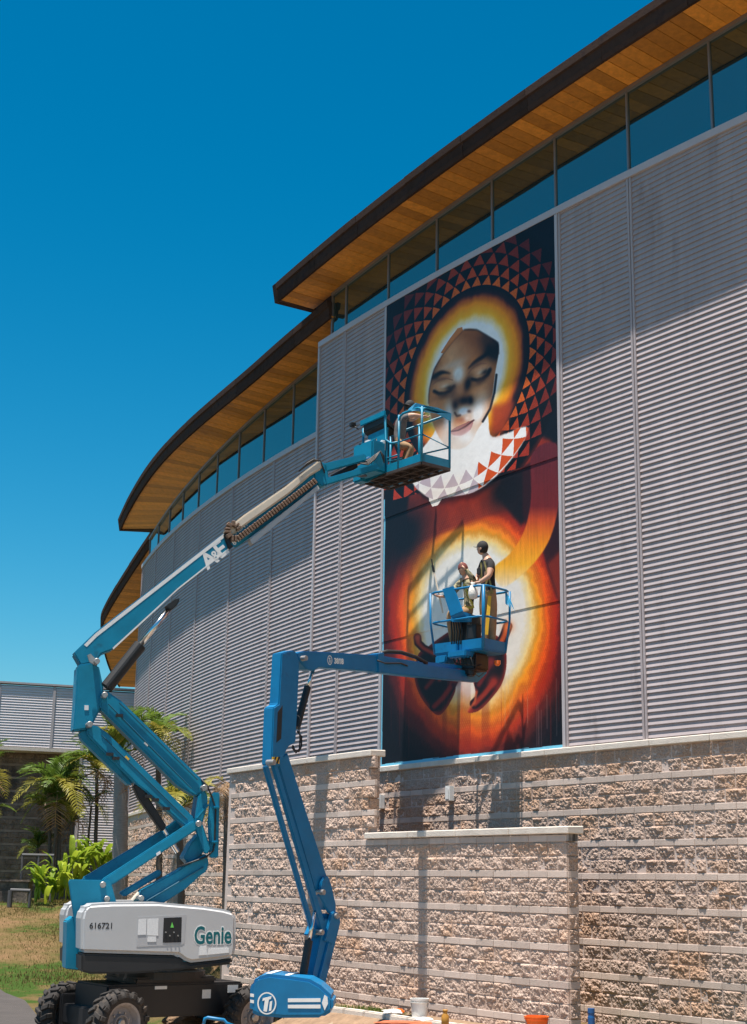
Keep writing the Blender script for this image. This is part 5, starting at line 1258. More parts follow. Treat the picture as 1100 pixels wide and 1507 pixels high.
def person(label, J, mats, fwd, fore_skin=True, knee_skin=False, group='painters on the lifts'):
    """J: joints in world space. One skinned body, head with a face, five-fingered hands; cap and harness are added by the caller."""
    root = thing('person', (J['pelvis'] + Vector((0, 0, 0))), label, 'person', group)
    V, E, Rr, K = [], [], [], []
    def v(p, r, k): V.append(Vector(p)); Rr.append(r); K.append(k); return len(V) - 1
    def chain(a, pts):
        for p, r, k in pts:
            b = v(p, r, k); E.append((a, b)); a = b
        return a
    pel = v(J['pelvis'], (0.125, 0.105), 'pants')
    w_ = chain(pel, [(J['pelvis'].lerp(J['chest'], 0.45), (0.115, 0.095), 'shirt'), (J['chest'], (0.14, 0.11), 'shirt')])
    nk = chain(w_, [(J['chest'].lerp(J['neck'], 0.7), (0.10, 0.085), 'shirt'), (J['neck'], (0.055, 0.055), 'skin'), (J['neck'].lerp(J['head'], 0.5), (0.05, 0.052), 'skin')])
    for s_ in 'LR':
        sh, el, wr = J['sh' + s_], J['el' + s_], J['wr' + s_]
        chain(w_, [(sh, (0.066, 0.066), 'shirt'), (sh.lerp(el, 0.55), (0.054, 0.054), 'shirt'), (el, (0.042, 0.042), 'fore'), (el.lerp(wr, 0.35), (0.042, 0.040), 'fore'), (wr, (0.028, 0.026), 'fore')])
        hp, kn_, an = J['hip' + s_], J['kn' + s_], J['an' + s_]
        chain(pel, [(hp, (0.095, 0.095), 'pants'), (hp.lerp(kn_, 0.5), (0.085, 0.085), 'pants'), (kn_, (0.065, 0.065), 'knee'), (kn_.lerp(an, 0.4), (0.066, 0.066), 'shin'), (an, (0.045, 0.045), 'shin'),
                    (an + J['toe' + s_] * 0.10 + Vector((0, 0, -0.045)), (0.046, 0.04), 'shoe'), (an + J['toe' + s_] * 0.19 + Vector((0, 0, -0.055)), (0.036, 0.028), 'shoe')])
    me = bpy.data.meshes.new('body_skeleton'); me.from_pydata([tuple(p) for p in V], E, [])
    o = bpy.data.objects.new('body_skeleton', me); COL.objects.link(o)
    md = o.modifiers.new('skin', 'SKIN'); md.use_smooth_shade = True; md.branch_smoothing = 0.6
    for i, r in enumerate(Rr): me.skin_vertices[0].data[i].radius = (r[0] * (1.28 if K[i] in ('shirt', 'pants', 'knee') else 1.16), r[1] * (1.28 if K[i] in ('shirt', 'pants', 'knee') else 1.16))
    me.skin_vertices[0].data[0].use_root = True
    sb = o.modifiers.new('sub', 'SUBSURF'); sb.levels = 2; sb.render_levels = 2
    dg = bpy.context.evaluated_depsgraph_get(); bme = bpy.data.meshes.new_from_object(o.evaluated_get(dg)); bpy.data.objects.remove(o)
    mb = MB(); cen = {}
    seg = [(V[a], V[b], K[b]) for a, b in E] 
    def kindof(p):
        best, kk = 1e9, 'shirt'
        for a, b, k in seg:
            d = b - a; t = max(0, min(1, (p - a).dot(d) / max(d.length_squared, 1e-9))); q = (a + d * t - p).length
            if q < best: best, kk = q, k
        return kk
    IDX = {'skin': 0, 'shirt': 1, 'fore': 0 if fore_skin else 1, 'pants': 2, 'knee': 2, 'shin': 0 if knee_skin else 2, 'shoe': 3}
    mb.v = [tuple(q.co) for q in bme.vertices]
    for p in bme.polygons:
        mb.f.append(tuple(p.vertices)); mb.m.append(IDX[kindof(p.center)])
    # head with brow, nose, chin, ears
    f = Vector(fwd).normalized(); upv = (J['head'] - J['neck']).normalized(); upv = (upv + Vector((0, 0, 1))).normalized(); rt = f.cross(upv).normalized(); upv = rt.cross(f).normalized()
    H = J['head']; nu, nv = 16, 14; hv = []
    for j in range(nv + 1):
        ph = math.pi * j / nv
        for i in range(nu):
            th = 2 * math.pi * i / nu
            x, y, z = math.sin(ph) * math.cos(th), math.sin(ph) * math.sin(th), math.cos(ph)   # y: forward
            sx = 0.076 * (1 - 0.22 * max(0, -z)); sy = 0.098; fy = y
            ey = 0.0
            if y > 0.75 and abs(x) < 0.35: ey += 0.022 * max(0, 1 - abs(z + 0.18) / 0.25)          # nose
            if y > 0.5 and abs(x) < 0.55: ey += 0.010 * max(0, 1 - abs(z + 0.78) / 0.2) + 0.006 * max(0, 1 - abs(z - 0.12) / 0.15) - 0.006 * max(0, 1 - abs(z + 0.02) / 0.1)
            hv.append(H + rt * (x * sx) + f * (y * sy + ey) + upv * (z * 0.122))
    mb.add(hv, [(j * nu + i, j * nu + (i + 1) % nu, (j + 1) * nu + (i + 1) % nu, (j + 1) * nu + i) for j in range(nv) for i in range(nu)], 0)
    for s_ in (1, -1):
        mb.lathe([(0.0, -0.012), (0.022, -0.008), (0.026, 0.004), (0.012, 0.012), (0, 0.012)], H + rt * (0.078 * s_) - f * 0.005 - upv * 0.01, rt * s_ + f * 0.3, 8, 0, cap=False)
    # hands
    for s_ in 'LR':
        wr, el = J['wr' + s_], J['el' + s_]; d = (wr - el).normalized(); hd = J.get('hd' + s_, d).normalized()
        side = hd.cross(Vector((0, 0, 1))); side = side.normalized() if side.length > 0.1 else rt.copy(); pn_ = hd.cross(side).normalized()
        mb.beam(wr - hd * 0.01, wr + hd * 0.085, side, 0.062, 0.030, 0, h2=0.026, w2=0.08)
        for k, L_ in enumerate((0.066, 0.076, 0.072, 0.056)):
            b0 = wr + hd * 0.082 + side * (0.030 - 0.020 * k)
            mb.tube([b0, b0 + hd * L_ * 0.45 - pn_ * 0.006, b0 + hd * L_ * 0.75 - pn_ * 0.024, b0 + hd * L_ * 0.86 - pn_ * 0.042], [0.0095, 0.009, 0.0085, 0.006], 6, 0)
        b0 = wr + hd * 0.03 + side * 0.036
        mb.tube([b0, b0 + hd * 0.025 + side * 0.026 - pn_ * 0.008, b0 + hd * 0.056 + side * 0.032 - pn_ * 0.022], [0.012, 0.0105, 0.007], 6, 0)
    body = mb.build('body', [SKIN, mats[0], mats[1], mats[2]], root, smooth=True)
    for s_ in (1, -1):
        m2 = MB(); m2.lathe([(0.0, 0.004), (0.009, 0.001), (0.010, -0.004), (0.0, -0.008)], H + rt * (0.030 * s_) + f * 0.089 + upv * 0.010, f, 8, cap=False); m2.build('eye', HAIR, root)
    return root, (H, f, rt, upv)

def cap_on(root, fr, m, visor=True, back=False):
    H, f, rt, upv = fr; mb = MB(); nu, nv = 18, 6; vs = []
    for j in range(nv + 1):
        ph = (math.pi * 0.53) * j / nv
        for i in range(nu):
            th = 2 * math.pi * i / nu
            vs.append(H + upv * (0.022 + 0.118 * math.cos(ph)) + rt * (0.090 * math.sin(ph) * math.cos(th)) + f * (0.110 * math.sin(ph) * math.sin(th)))
    mb.add(vs, [(j * nu + i, j * nu + (i + 1) % nu, (j + 1) * nu + (i + 1) % nu, (j + 1) * nu + i) for j in range(nv) for i in range(nu)])
    if visor:
        s = -1 if back else 1; P = []
        for i in range(9):
            a = math.pi * (0.12 + 0.76 * i / 8); P.append(H + upv * 0.020 + rt * (0.085 * math.cos(a)) + f * s * (0.10 * math.sin(a)))
        Q = [p + f * s * (0.085 * math.sin(math.pi * (0.05 + 0.9 * i / 8))) - upv * 0.012 for i, p in enumerate(P)]
        mb.prism(P + Q[::-1], -upv * 0.006)
    mb.build('cap', m, root, smooth=True)
def hair_on(root, fr):
    H, f, rt, upv = fr; mb = MB(); nu, nv = 16, 7; vs = []
    for j in range(nv + 1):
        ph = math.pi * (0.35 + 0.38 * j / nv)
        for i in range(nu // 2 + 1):
            th = math.pi + math.pi * i / (nu // 2)
            vs.append(H + upv * (0.122 * math.cos(ph)) + rt * (0.083 * math.sin(ph) * math.cos(th)) + f * (0.108 * math.sin(ph) * math.sin(th)))
    w = nu // 2 + 1
    mb.add(vs, [(j * w + i, j * w + i + 1, (j + 1) * w + i + 1, (j + 1) * w + i) for j in range(nv) for i in range(w - 1)])
    mb.build('hair', HAIR, root, smooth=True)

# painter standing in the small basket, looking away at the wall
Ya = 24.95; q = lambda x, y, dy=0.0: ptY(x, y, Ya + dy)
FLZ = 4.01
def foot(x, Y): return ptY(x, 938, Y)
J = dict(pelvis=q(719, 872), chest=q(719, 839), neck=q(715.5, 819), head=q(710.2, 807), shL=q(713, 825.5, 0.17), elL=q(705, 846, 0.24), wrL=q(700.5, 857, 0.10), shR=q(724.5, 826, -0.14), elR=q(720, 848, -0.26), wrR=q(706, 857, -0.22),
         hipL=q(714, 877, 0.06), knL=q(713, 905, 0.08), hipR=q(723, 878, -0.05), knR=q(725, 905, -0.04), toeL=Vector((-0.8, 0.5, 0)).normalized(), toeR=Vector((-0.7, 0.6, 0)).normalized())
for s_, kx in (('L', 715), ('R', 725)):
    p = q(kx, 938, 0.06 if s_ == 'L' else -0.05); J['an' + s_] = Vector((p.x, p.y, FLZ + 0.09))
J['hdL'] = Vector((-0.3, -0.2, -0.2)); J['hdR'] = Vector((-0.9, 0.2, -0.1))
pa, fra = person('standing painter in black tee and charcoal cap with a yellow harness, looking at the wall', J, (BTEE, KHAK, SHOE), Vector((-0.82, 0.50, 0.22)))
cap_on(pa, fra, CAPB); hair_on(pa, fra)
mb = MB()
def strap(mb, pts, w=0.03, r=0.010):
    for a, b in zip(pts[:-1], pts[1:]): mb.beam(a, b, (b - a).cross(CF), w, 0.012)
bk = -0.165
strap(mb, [q(713, 826, bk), q(717, 842, bk), q(722, 858, bk - 0.02), q(724, 872, bk)]); strap(mb, [q(726, 826, bk), q(722, 842, bk - 0.01), q(715, 860, bk), q(712, 874, bk)])
strap(mb, [q(711, 871, bk), q(718, 873, bk - 0.01), q(726, 871, bk)], 0.05)
strap(mb, [q(709, 828, -0.02), q(708.5, 846, -0.02), q(710, 868, -0.02)], 0.04)
mb.build('harness', mat('harness_web', (0.26, 0.22, 0.08), 0.8, var=0.5, scale=25), pa)
mb = MB(); strap(mb, [q(721, 877, bk - 0.03), q(718.5, 905, bk - 0.05), q(716, 934, bk - 0.05)], 0.06); mb.build('lanyard', YELL, pa)
mb = MB(); mb.box(q(705, 841, -0.05), (0.07, 0.06, 0.12)); mb.build('radio_pouch', M_BLACK, pa, bevel=0.01)

# painter seated low at the controls, one arm raised to his cap
Yb = 25.18; q = lambda x, y, dy=0.0: ptY(x, y, Yb + dy)
J = dict(pelvis=q(692, 897), chest=q(690, 866), neck=q(685.5, 848.5), head=q(682, 838.5), shL=q(697, 855, -0.12), elL=q(694, 848, -0.24), wrL=q(685.5, 838, -0.24), shR=q(679, 856, 0.06), elR=q(664, 876, -0.05), wrR=q(652, 878, -0.10),
         hipL=q(693, 901, -0.08), knL=q(670, 904, -0.12), hipR=q(686, 901, 0.08), knR=q(662, 902, 0.06), toeL=Vector((-0.9, 0.1, 0)).normalized(), toeR=Vector((-0.9, 0.1, 0)).normalized())
for s_, kx, dy in (('L', 676, 0.04), ('R', 668, 0.14)):
    p = q(kx, 938, dy); J['an' + s_] = Vector((p.x, p.y, FLZ + 0.09))
J['hdL'] = Vector((-0.5, 0.1, 0.5)); J['hdR'] = Vector((-0.9, -0.1, 0.0))
pb, frb = person('seated painter in camouflage jacket and maroon cap, one hand raised to the brim', J, (CAMO, KHAK, SHOE), Vector((-0.45, -0.85, 0.05)), fore_skin=False)
cap_on(pb, frb, CAPR, back=True); hair_on(pb, frb)
mb = MB(); strap(mb, [q(683, 860, -0.14), q(690, 878, -0.16), q(697, 892, -0.15)]); strap(mb, [q(684, 893, -0.14), q(691, 895, -0.16), q(698, 893, -0.14)], 0.04); mb.build('harness', mat('harness_yellow', (0.55, 0.42, 0.06), 0.8), pb)
# stool under him
mb = MB(); p = J['pelvis']; mb.box((p.x, p.y, (p.z - 0.12 + FLZ) / 2), (0.3, 0.3, p.z - 0.12 - FLZ), (gx, gy, up)); tag(mb.build('crate', M_BLACK, bevel=0.02), 'black plastic crate used as a seat in the small basket', 'crate')
mb = MB(); c_ = b2(GW * 0.74, 0.10, 0.24); mb.box(c_, (0.22, 0.14, 0.40), (gx, gy, up)); mb.box(c_ + up * 0.205, (0.24, 0.16, 0.02), (gx, gy, up)); tag(mb.build('tool_box', M_BLACK, bevel=0.012), 'tall black box standing behind the small basket rail', 'box')
# paint pole and cloth bag
pole = thing('paint_pole', q(652, 902, -0.08), 'long pale extension pole leaning up out of the small basket', 'paint pole')
mb = MB(); mb.tube([q(652, 902, -0.08), q(639, 842, 0.0)], 0.016, 8); mb.build('shaft', BEIGE, pole)
mb = MB(); mb.tube([q(639, 842, 0.0), q(636.8, 832, 0.0)], 0.022, 8); mb.tube([q(636.8, 832, 0.0), q(635.5, 823, 0.0)], 0.012, 8); mb.build('pole_grip', M_BLACK, pole)
bag = MB(); bc = ptY(696.5, 869, 24.62)
bag.lathe([(0.0, -0.15), (0.07, -0.14), (0.085, -0.07), (0.075, 0.02), (0.05, 0.08), (0.03, 0.11), (0.045, 0.14), (0.0, 0.145)], bc, up, 12, cap=False)
tag(bag.build('rag', mat('white_rag', (0.72, 0.68, 0.62), 0.9, var=0.15, scale=14, bump=0.6, bscale=20), smooth=True), 'bunched white rag hanging over the small basket rail', 'rag')

# painter crouching in the large basket
Yc = 26.85; q = lambda x, y, dy=0.0: ptY(x, y, Yc + dy)
J = dict(pelvis=q(586, 652, 0.1), chest=q(591, 624, 0.05), neck=q(598, 609), head=q(603.5, 599), shL=q(594, 612, 0.18), elL=q(606, 618, 0.28), wrL=q(618, 612, 0.30), shR=q(597, 614, -0.14), elR=q(609, 611, -0.24), wrR=q(622, 613, -0.20),
         hipL=q(586, 655, 0.18), knL=q(602, 656, 0.22), hipR=q(588, 656, -0.02), knR=q(606, 658, -0.1), toeL=Vector((0.9, 0.3, 0)).normalized(), toeR=Vector((0.9, 0.2, 0)).normalized())
for s_, kx, dy in (('L', 592, 0.2), ('R', 596, -0.06)):
    p = q(kx, 688, dy); J['an' + s_] = Vector((p.x, p.y, 7.77 + 0.09))
J['hdR'] = Vector((0.9, 0.1, -0.1))
pc, frc = person('painter in grey shirt crouching in the big basket with bare arm stretched out', J, (GREYC, KHAK, SHOE), Vector((0.75, 0.6, -0.1)))
cap_on(pc, frc, CAPB, back=True); hair_on(pc, frc)
# things in the large basket
mb = MB(); P_ = [b1(LW * 0.80, -0.03, HT + 0.02), b1(LW * 0.92, -0.02, HT + 0.10), b1(LW + 0.02, 0.06, HT + 0.03), b1(LW + 0.05, LD * 0.5, HT + 0.04), b1(LW + 0.05, LD, HT + 0.0), b1(LW + 0.04, LD, HT - 0.16), b1(LW + 0.05, LD * 0.5, HT - 0.08), b1(LW, 0.0, HT - 0.05), b1(LW * 0.86, -0.03, HT - 0.03)]
mb.prism(P_, -lx * 0.03 + up * 0.01); tag(mb.build('cloth', mat('sky_blue_cloth', (0.06, 0.36, 0.60), 0.8, var=0.2, scale=8), bevel=0.01), 'blue cloth draped over the corner of the big basket rail', 'cloth')
for (a_, d_, r_, m_, lab) in ((LW * 0.56, 0.16, 0.09, RED, 'small red paint tin standing on the big basket floor'), (LW * 0.50, 0.3, 0.10, YELL, 'small yellow paint tin standing on the big basket floor')):
    mb = MB(); mb.lathe([(0, 0), (r_, 0), (r_, 0.17), (r_ + 0.006, 0.175), (r_ + 0.006, 0.19), (0, 0.185)], b1(a_, d_, 0.03), up, 16, cap=False); tag(mb.build('paint_tin', m_), lab, 'paint tin', 'paint tins in the basket')
# ------------------------------------------------------------------ palms and planting
def leaf_mat(name, c1, c2, trans=0.35):
    m, nt, b = nodes(name); L = nt.links
    oi = N(nt, 'ShaderNodeObjectInfo'); geo = N(nt, 'ShaderNodeNewGeometry')
    n = N(nt, 'ShaderNodeTexNoise', Scale=3.0, Detail=4.0); L.new(geo.outputs[0], n.inputs['Vector'])
    ad = N(nt, 'ShaderNodeMath', operation='ADD'); L.new(oi.outputs['Random'], ad.inputs[0]); L.new(n.outputs[0], ad.inputs[1])
    mr = N(nt, 'ShaderNodeMapRange'); mr.inputs[1].default_value = 0.3; mr.inputs[2].default_value = 1.4; L.new(ad.outputs[0], mr.inputs[0])
    mx = N(nt, 'ShaderNodeMix', data_type='RGBA'); mx.inputs[6].default_value = (*c1, 1); mx.inputs[7].default_value = (*c2, 1); L.new(mr.outputs[0], mx.inputs[0])
    L.new(mx.outputs[2], b.inputs['Base Color']); b.inputs['Roughness'].default_value = 0.45; b.inputs['Specular IOR Level'].default_value = 0.35
    tr = N(nt, 'ShaderNodeBsdfTranslucent'); L.new(mx.outputs[2], tr.inputs[0])
    ms = N(nt, 'ShaderNodeMixShader'); ms.inputs[0].default_value = trans
    L.new(b.outputs[0], ms.inputs[1]); L.new(tr.outputs[0], ms.inputs[2])
    L.new(ms.outputs[0], [x for x in nt.nodes if x.type == 'OUTPUT_MATERIAL'][0].inputs[0])
    return m
PALMG = leaf_mat('palm_green', (0.045, 0.10, 0.012), (0.14, 0.21, 0.028)); PALMY = leaf_mat('palm_yellowing', (0.12, 0.17, 0.02), (0.34, 0.29, 0.05)); PALMD = leaf_mat('palm_dry', (0.22, 0.12, 0.05), (0.42, 0.26, 0.14), 0.15)
GING = leaf_mat('lime_leaf', (0.11, 0.22, 0.015), (0.38, 0.46, 0.045), 0.45)
TRUNK = mat('palm_trunk', (0.115, 0.092, 0.075), 0.9, var=0.35, scale=8, bump=0.4, stretch=(1, 1, 5)); TRUNKG = mat('royal_trunk', (0.27, 0.235, 0.21), 0.9, var=0.25, scale=6, bump=0.3, stretch=(1, 1, 6))
def frond_mesh(name, m, seed, droop=0.9, nleaf=26, wid=0.035):
    r = random.Random(seed); mb = MB(); L_ = 1.0
    def rach(t): return Vector((L_ * (t - 0.18 * droop * t * t), 0, 0.16 * math.sin(t * 2.2) * L_ - 0.62 * droop * t * t * t * L_))
    mb.tube([rach(k / 8) for k in range(9)], [0.014 * (1 - 0.085 * k) for k in range(9)], 5)
    for i in range(nleaf):
        t = 0.16 + 0.84 * i / (nleaf - 1); p = rach(t); d = (rach(min(1, t + 0.02)) - rach(t - 0.02)).normalized()
        ln = 0.40 * (math.sin(math.pi * min(1, 0.18 + 0.80 * t)) ** 0.7) * r.uniform(0.8, 1.1)
        for s in (1, -1):
            if r.random() < 0.08: continue
            sd = Vector((0, s, 0)); fw = d * (0.45 + 0.5 * t) + sd * 0.9 + Vector((0, 0, r.uniform(0.1, 0.35))); fw.normalize()
            mid = p + fw * ln * 0.55; tip = p + fw * ln * 0.9 + Vector((0, 0, -0.05 - 0.12 * r.random())) * ln * 1.6
            w = d * wid * 0.5
            mb.add([p - w * 0.5, p + w * 0.5, mid + w, mid - w, tip], [(0, 1, 2, 3), (3, 2, 4)])
    return mb.mesh(name, m)
FR = {'g': [frond_mesh('frond', PALMG, k, 0.45 + 0.25 * k) for k in range(3)], 'y': [frond_mesh('frond', PALMY, 10 + k, 0.6 + 0.25 * k) for k in range(3)], 'd': [frond_mesh('frond', PALMD, 20 + k, 1.5, 20, 0.028) for k in range(2)]}
def palm(label, x, ybase, ytop, Y, rad, L_, counts, seed, tm=TRUNK, lean=0.0, stems=0):
    r = random.Random(seed); top = ptY(x, ytop, Y); b0 = ptY(x + lean, ybase, Y); base = Vector((b0.x, b0.y, min(b0.z, gz(b0.x, b0.y))))
    t = thing('palm_tree', base, label, 'palm', 'palms by the building')
    def stem(b, tp, rr):
        n = 22; pts, rs_ = [], []
        for k in range(n + 1):
            f = k / n; p = b.lerp(tp, f) + Vector((math.sin(f * 3) * 0.04 * r.uniform(0.5, 1), 0, 0)); pts.append(p); rs_.append(rr * (1.12 - 0.28 * f) * (1.07 if k % 2 else 0.97))
        mb = MB(); mb.tube(pts, rs_, 10); mb.build('trunk', tm, t, smooth=True)
    stem(base, top, rad)
    def crown(tp, Lc, cn):
        tot = sum(cn.values()); i = 0
        for kind, c in cn.items():
            for k in range(c):
                az = 2 * math.pi * (i * 0.618) + r.uniform(-0.3, 0.3); i += 1
                el = {'g': r.uniform(0.25, 1.3), 'y': r.uniform(0.0, 0.7), 'd': r.uniform(-1.0, -0.35)}[kind]
                sc_ = Lc * r.uniform(0.8, 1.1)
                M = Matrix.Translation(tp + Vector((0, 0, r.uniform(-0.12, 0.08)))) @ Matrix.Rotation(az, 4, 'Z') @ Matrix.Rotation(-el, 4, 'Y') @ Matrix.Scale(sc_, 4)
                inst('frond', r.choice(FR[kind]), t, M)
    crown(top, L_, counts)
    for s in range(stems):
        bx = base + Vector((r.uniform(-0.5, 0.5), r.uniform(-0.4, 0.4), 0)); tx = bx.lerp(Vector((top.x, top.y, top.z)), 1.0) + Vector((r.uniform(-0.5, 0.5), r.uniform(-0.3, 0.3), -r.uniform(0.5, 1.4)))
        tx.x = bx.x + r.uniform(-0.25, 0.25); stem(bx, tx, rad * r.uniform(0.6, 0.9)); crown(tx, L_ * 0.75, {k: max(1, v // 3) for k, v in counts.items()})
    return t
palm('clump of slender palms with the fullest yellow-green crown, standing on the lawn', 86, 1328, 1163, 52.5, 0.075, 1.75, {'g': 11, 'y': 6, 'd': 4}, 1, stems=4)
palm('slim palm with fronds arching over the lime plants, beside the lift knuckle', 143, 1318, 1132, 53, 0.07, 1.7, {'g': 11, 'y': 5, 'd': 3}, 2, lean=-5, stems=1)
palm('short dark-green palm low among the stems on the lawn', 55, 1328, 1248, 53, 0.055, 1.05, {'g': 9, 'y': 1, 'd': 1}, 3, stems=1)
palm('palm mostly cut off by the picture edge, its fronds reaching in over the lawn', -24, 1335, 1140, 50, 0.08, 1.6, {'g': 9, 'y': 4, 'd': 4}, 4, stems=1)
palm('stout grey ringed royal palm trunk by the wall, green crown behind the lift arms', 178, 1330, 1105, 41, 0.215, 1.7, {'g': 13, 'y': 3, 'd': 1}, 5, tm=TRUNKG)
palm('palm seen between the two riser arms with a yellowing crown', 262, 1335, 1185, 36, 0.09, 1.25, {'g': 4, 'y': 9, 'd': 2}, 6, lean=12)
palm('thin dark palm trunk with a dry brown crown beside the screen wall', 332, 1345, 1152, 33.5, 0.058, 0.75, {'g': 0, 'y': 2, 'd': 8}, 7)
palm('leaning slim palm with dry skirt at the middle wing wall, behind the lift', 232, 1320, 1085, 42, 0.085, 1.3, {'g': 7, 'y': 5, 'd': 1}, 8, lean=4)
# broad lime-green leaves
def big_leaf(seed):
    r = random.Random(seed); mb = MB(); n = 7; vs = []
    for i in range(n + 1):
        t = i / n; w = 0.085 * math.sin(math.pi * min(1, 0.08 + 0.92 * t)) ** 0.8; c = Vector((t * 0.75, 0, 0.55 * t - 0.42 * t * t * t * r.uniform(0.8, 1.4)))
        vs += [c + Vector((0, -w, 0.04 * w / 0.1)), c, c + Vector((0, w, 0.04 * w / 0.1))]
    mb.add(vs, [(3 * i + k, 3 * i + k + 1, 3 * i + k + 4, 3 * i + k + 3) for i in range(n) for k in (0, 1)])
    return mb.mesh('leaf', GING, smooth=True)
BL = [big_leaf(k) for k in range(4)]
def ginger(label, x, ybase, Y, h, n, seed):
    r = random.Random(seed); b = ptY(x, ybase, Y); b.z = gz(b.x, b.y)
    t = thing('ginger_plant', b, label, 'plant', 'lime plants at the lawn edge')
    for i in range(n):
        p = b + Vector((r.uniform(-0.28, 0.28), r.uniform(-0.28, 0.28), r.uniform(0.0, h)))
        M = Matrix.Translation(p) @ Matrix.Rotation(r.uniform(0, 6.28), 4, 'Z') @ Matrix.Rotation(-r.uniform(0.2, 1.05), 4, 'Y') @ Matrix.Scale(r.uniform(0.8, 1.3), 4)
        inst('leaf', r.choice(BL), t, M)
for k, (x, Y, h, n, lab) in enumerate(((62, 49, 0.8, 22, 'spreading lime-green plant nearest the open lawn'), (84, 49.5, 1.1, 26, 'lime-green plant behind the fullest palm stems'), (112, 49, 1.6, 34, 'tallest lime-green plant between the palm stems'), (136, 49.5, 1.7, 34, 'lime-green plant under the arching slim palm'), (158, 50, 1.4, 28, 'lime-green plant close to the stout royal trunk'))):
    ginger(lab, x, 1325, Y, h, n, k + 1)
# pipe rail and pale plinth behind the palms
M_PIPE = mat('pipe_paint', (0.075, 0.075, 0.08), 0.6)
mb = MB(); Yr = 50.5
rail_ = thing('pipe_rail', ptY(40, 1320, Yr), 'grey pipe handrail behind the palm stems', 'handrail')
mb.tube([ptY(33, 1258, Yr), ptY(80, 1259, Yr)], 0.05, 8); mb.build('top_pipe', M_PIPE, rail_)
for x in (34, 58, 79):
    mb = MB(); p = ptY(x, 1258.5, Yr); mb.tube([p, Vector((p.x, p.y, gz(p.x, p.y)))], 0.045, 8); mb.build('upright', M_DARK, rail_)
mb = MB(); p = ptY(22, 1325, 50); zg = gz(p.x, p.y); mb.box((p.x, p.y, zg + 0.3), (1.0, 0.6, 0.7)); mb.box((p.x, p.y, zg + 0.68), (1.1, 0.7, 0.08)); tag(mb.build('plinth', M_DBLK, bevel=0.02), 'low square stone plinth at the back of the lawn', 'plinth')
mb = MB(); a_, b_4 = ptY(16, 1310, 48), ptY(45, 1311, 48); mb.tube([a_, b_4], 0.06, 10); mb.tube([a_ + Vector((0.0, 0, 0)), Vector((a_.x, a_.y, gz(a_.x, a_.y)))], 0.08, 10); mb.tube([b_4, Vector((b_4.x, b_4.y, gz(b_4.x, b_4.y)))], 0.05, 10); tag(mb.build('water_pipe', M_PIPE), 'short grey water pipe standing at the back of the lawn', 'pipe')

# ------------------------------------------------------------------ lawn tufts, kerb, litter and buckets
def tufts(name, pts, m, hmin, hmax, seed, lab=None):
    r = random.Random(seed); mb = MB()
    for (x, y) in pts:
        z = gz(x, y); a = r.uniform(0, 6.28); h = r.uniform(hmin, hmax); w = r.uniform(0.006, 0.014) * (1 + h * 4); l = r.uniform(-0.5, 0.5) * h; l2 = r.uniform(-0.5, 0.5) * h
        dx, dy = math.cos(a) * w, math.sin(a) * w
        mb.add([(x - dx, y - dy, z - 0.02), (x + dx, y + dy, z - 0.02), (x + l, y + l2, z + h)], [(0, 1, 2)])
    tag(mb.build(name, m), kind='stuff', label=lab)
GRS = leaf_mat('grass_blade', (0.05, 0.075, 0.012), (0.22, 0.17, 0.06), 0.3); GRS2 = leaf_mat('weed_blade', (0.06, 0.12, 0.015), (0.13, 0.19, 0.03), 0.3)
r = random.Random(5); pts = []
while len(pts) < 42000:
    x, y = r.uniform(-17, -3.5), r.uniform(35.5, 55)
    if noise.noise(Vector((x * 0.6, y * 0.4, 3))) + r.uniform(-0.5, 0.5) > -0.05: pts.append((x, y))
tufts('grass', pts, GRS, 0.03, 0.09, 6)
pts = [(r.uniform(-3.2, -0.4), r.uniform(25.2, 30.5)) for _ in range(9000)]
pts = [p for p in pts if 0.15 < math.hypot(p[0] - CX, p[1] - CY) - RAD - OS < 2.6 and noise.noise(Vector((p[0] * 1.3, p[1] * 1.3, 1))) > -0.1]
pts += [(cyl(r.gauss(213.35, 0.35), OS + r.uniform(0.12, 0.75), 0).x, cyl(r.gauss(213.35, 0.35), OS, 0).y) for _ in range(0)]
for _ in range(2600):
    th = r.gauss(213.3, 0.32); p = cyl(th, OS + r.uniform(0.12, 0.7), 0); pts.append((p.x, p.y))
tufts('weeds', pts, GRS2, 0.03, 0.13, 8)
soil = mat('red_soil', (0.24, 0.155, 0.095), 1.0, var=0.4, scale=5, bump=0.8, bscale=30)
def strip(name, m, o0, o1, t0, t1, dz, kind='structure', n=60):
    mb = MB()
    for i in range(n + 1):
        th = t0 + (t1 - t0) * i / n
        for k in range(5):
            p = cyl(th, o0 + (o1 - o0) * k / 4, 0); mb.v.append((p.x, p.y, gz(p.x, p.y) + dz + 0.05))
    for i in range(n):
        for k in range(4): mb.f.append((i * 5 + k, i * 5 + 5 + k, i * 5 + 6 + k, i * 5 + 1 + k)); mb.m.append(0)
    tag(mb.build(name, m, smooth=True), kind=kind)
strip('soil_bed', soil, OS + 0.02, OS + 1.9, 210.5, 218, 0.012)
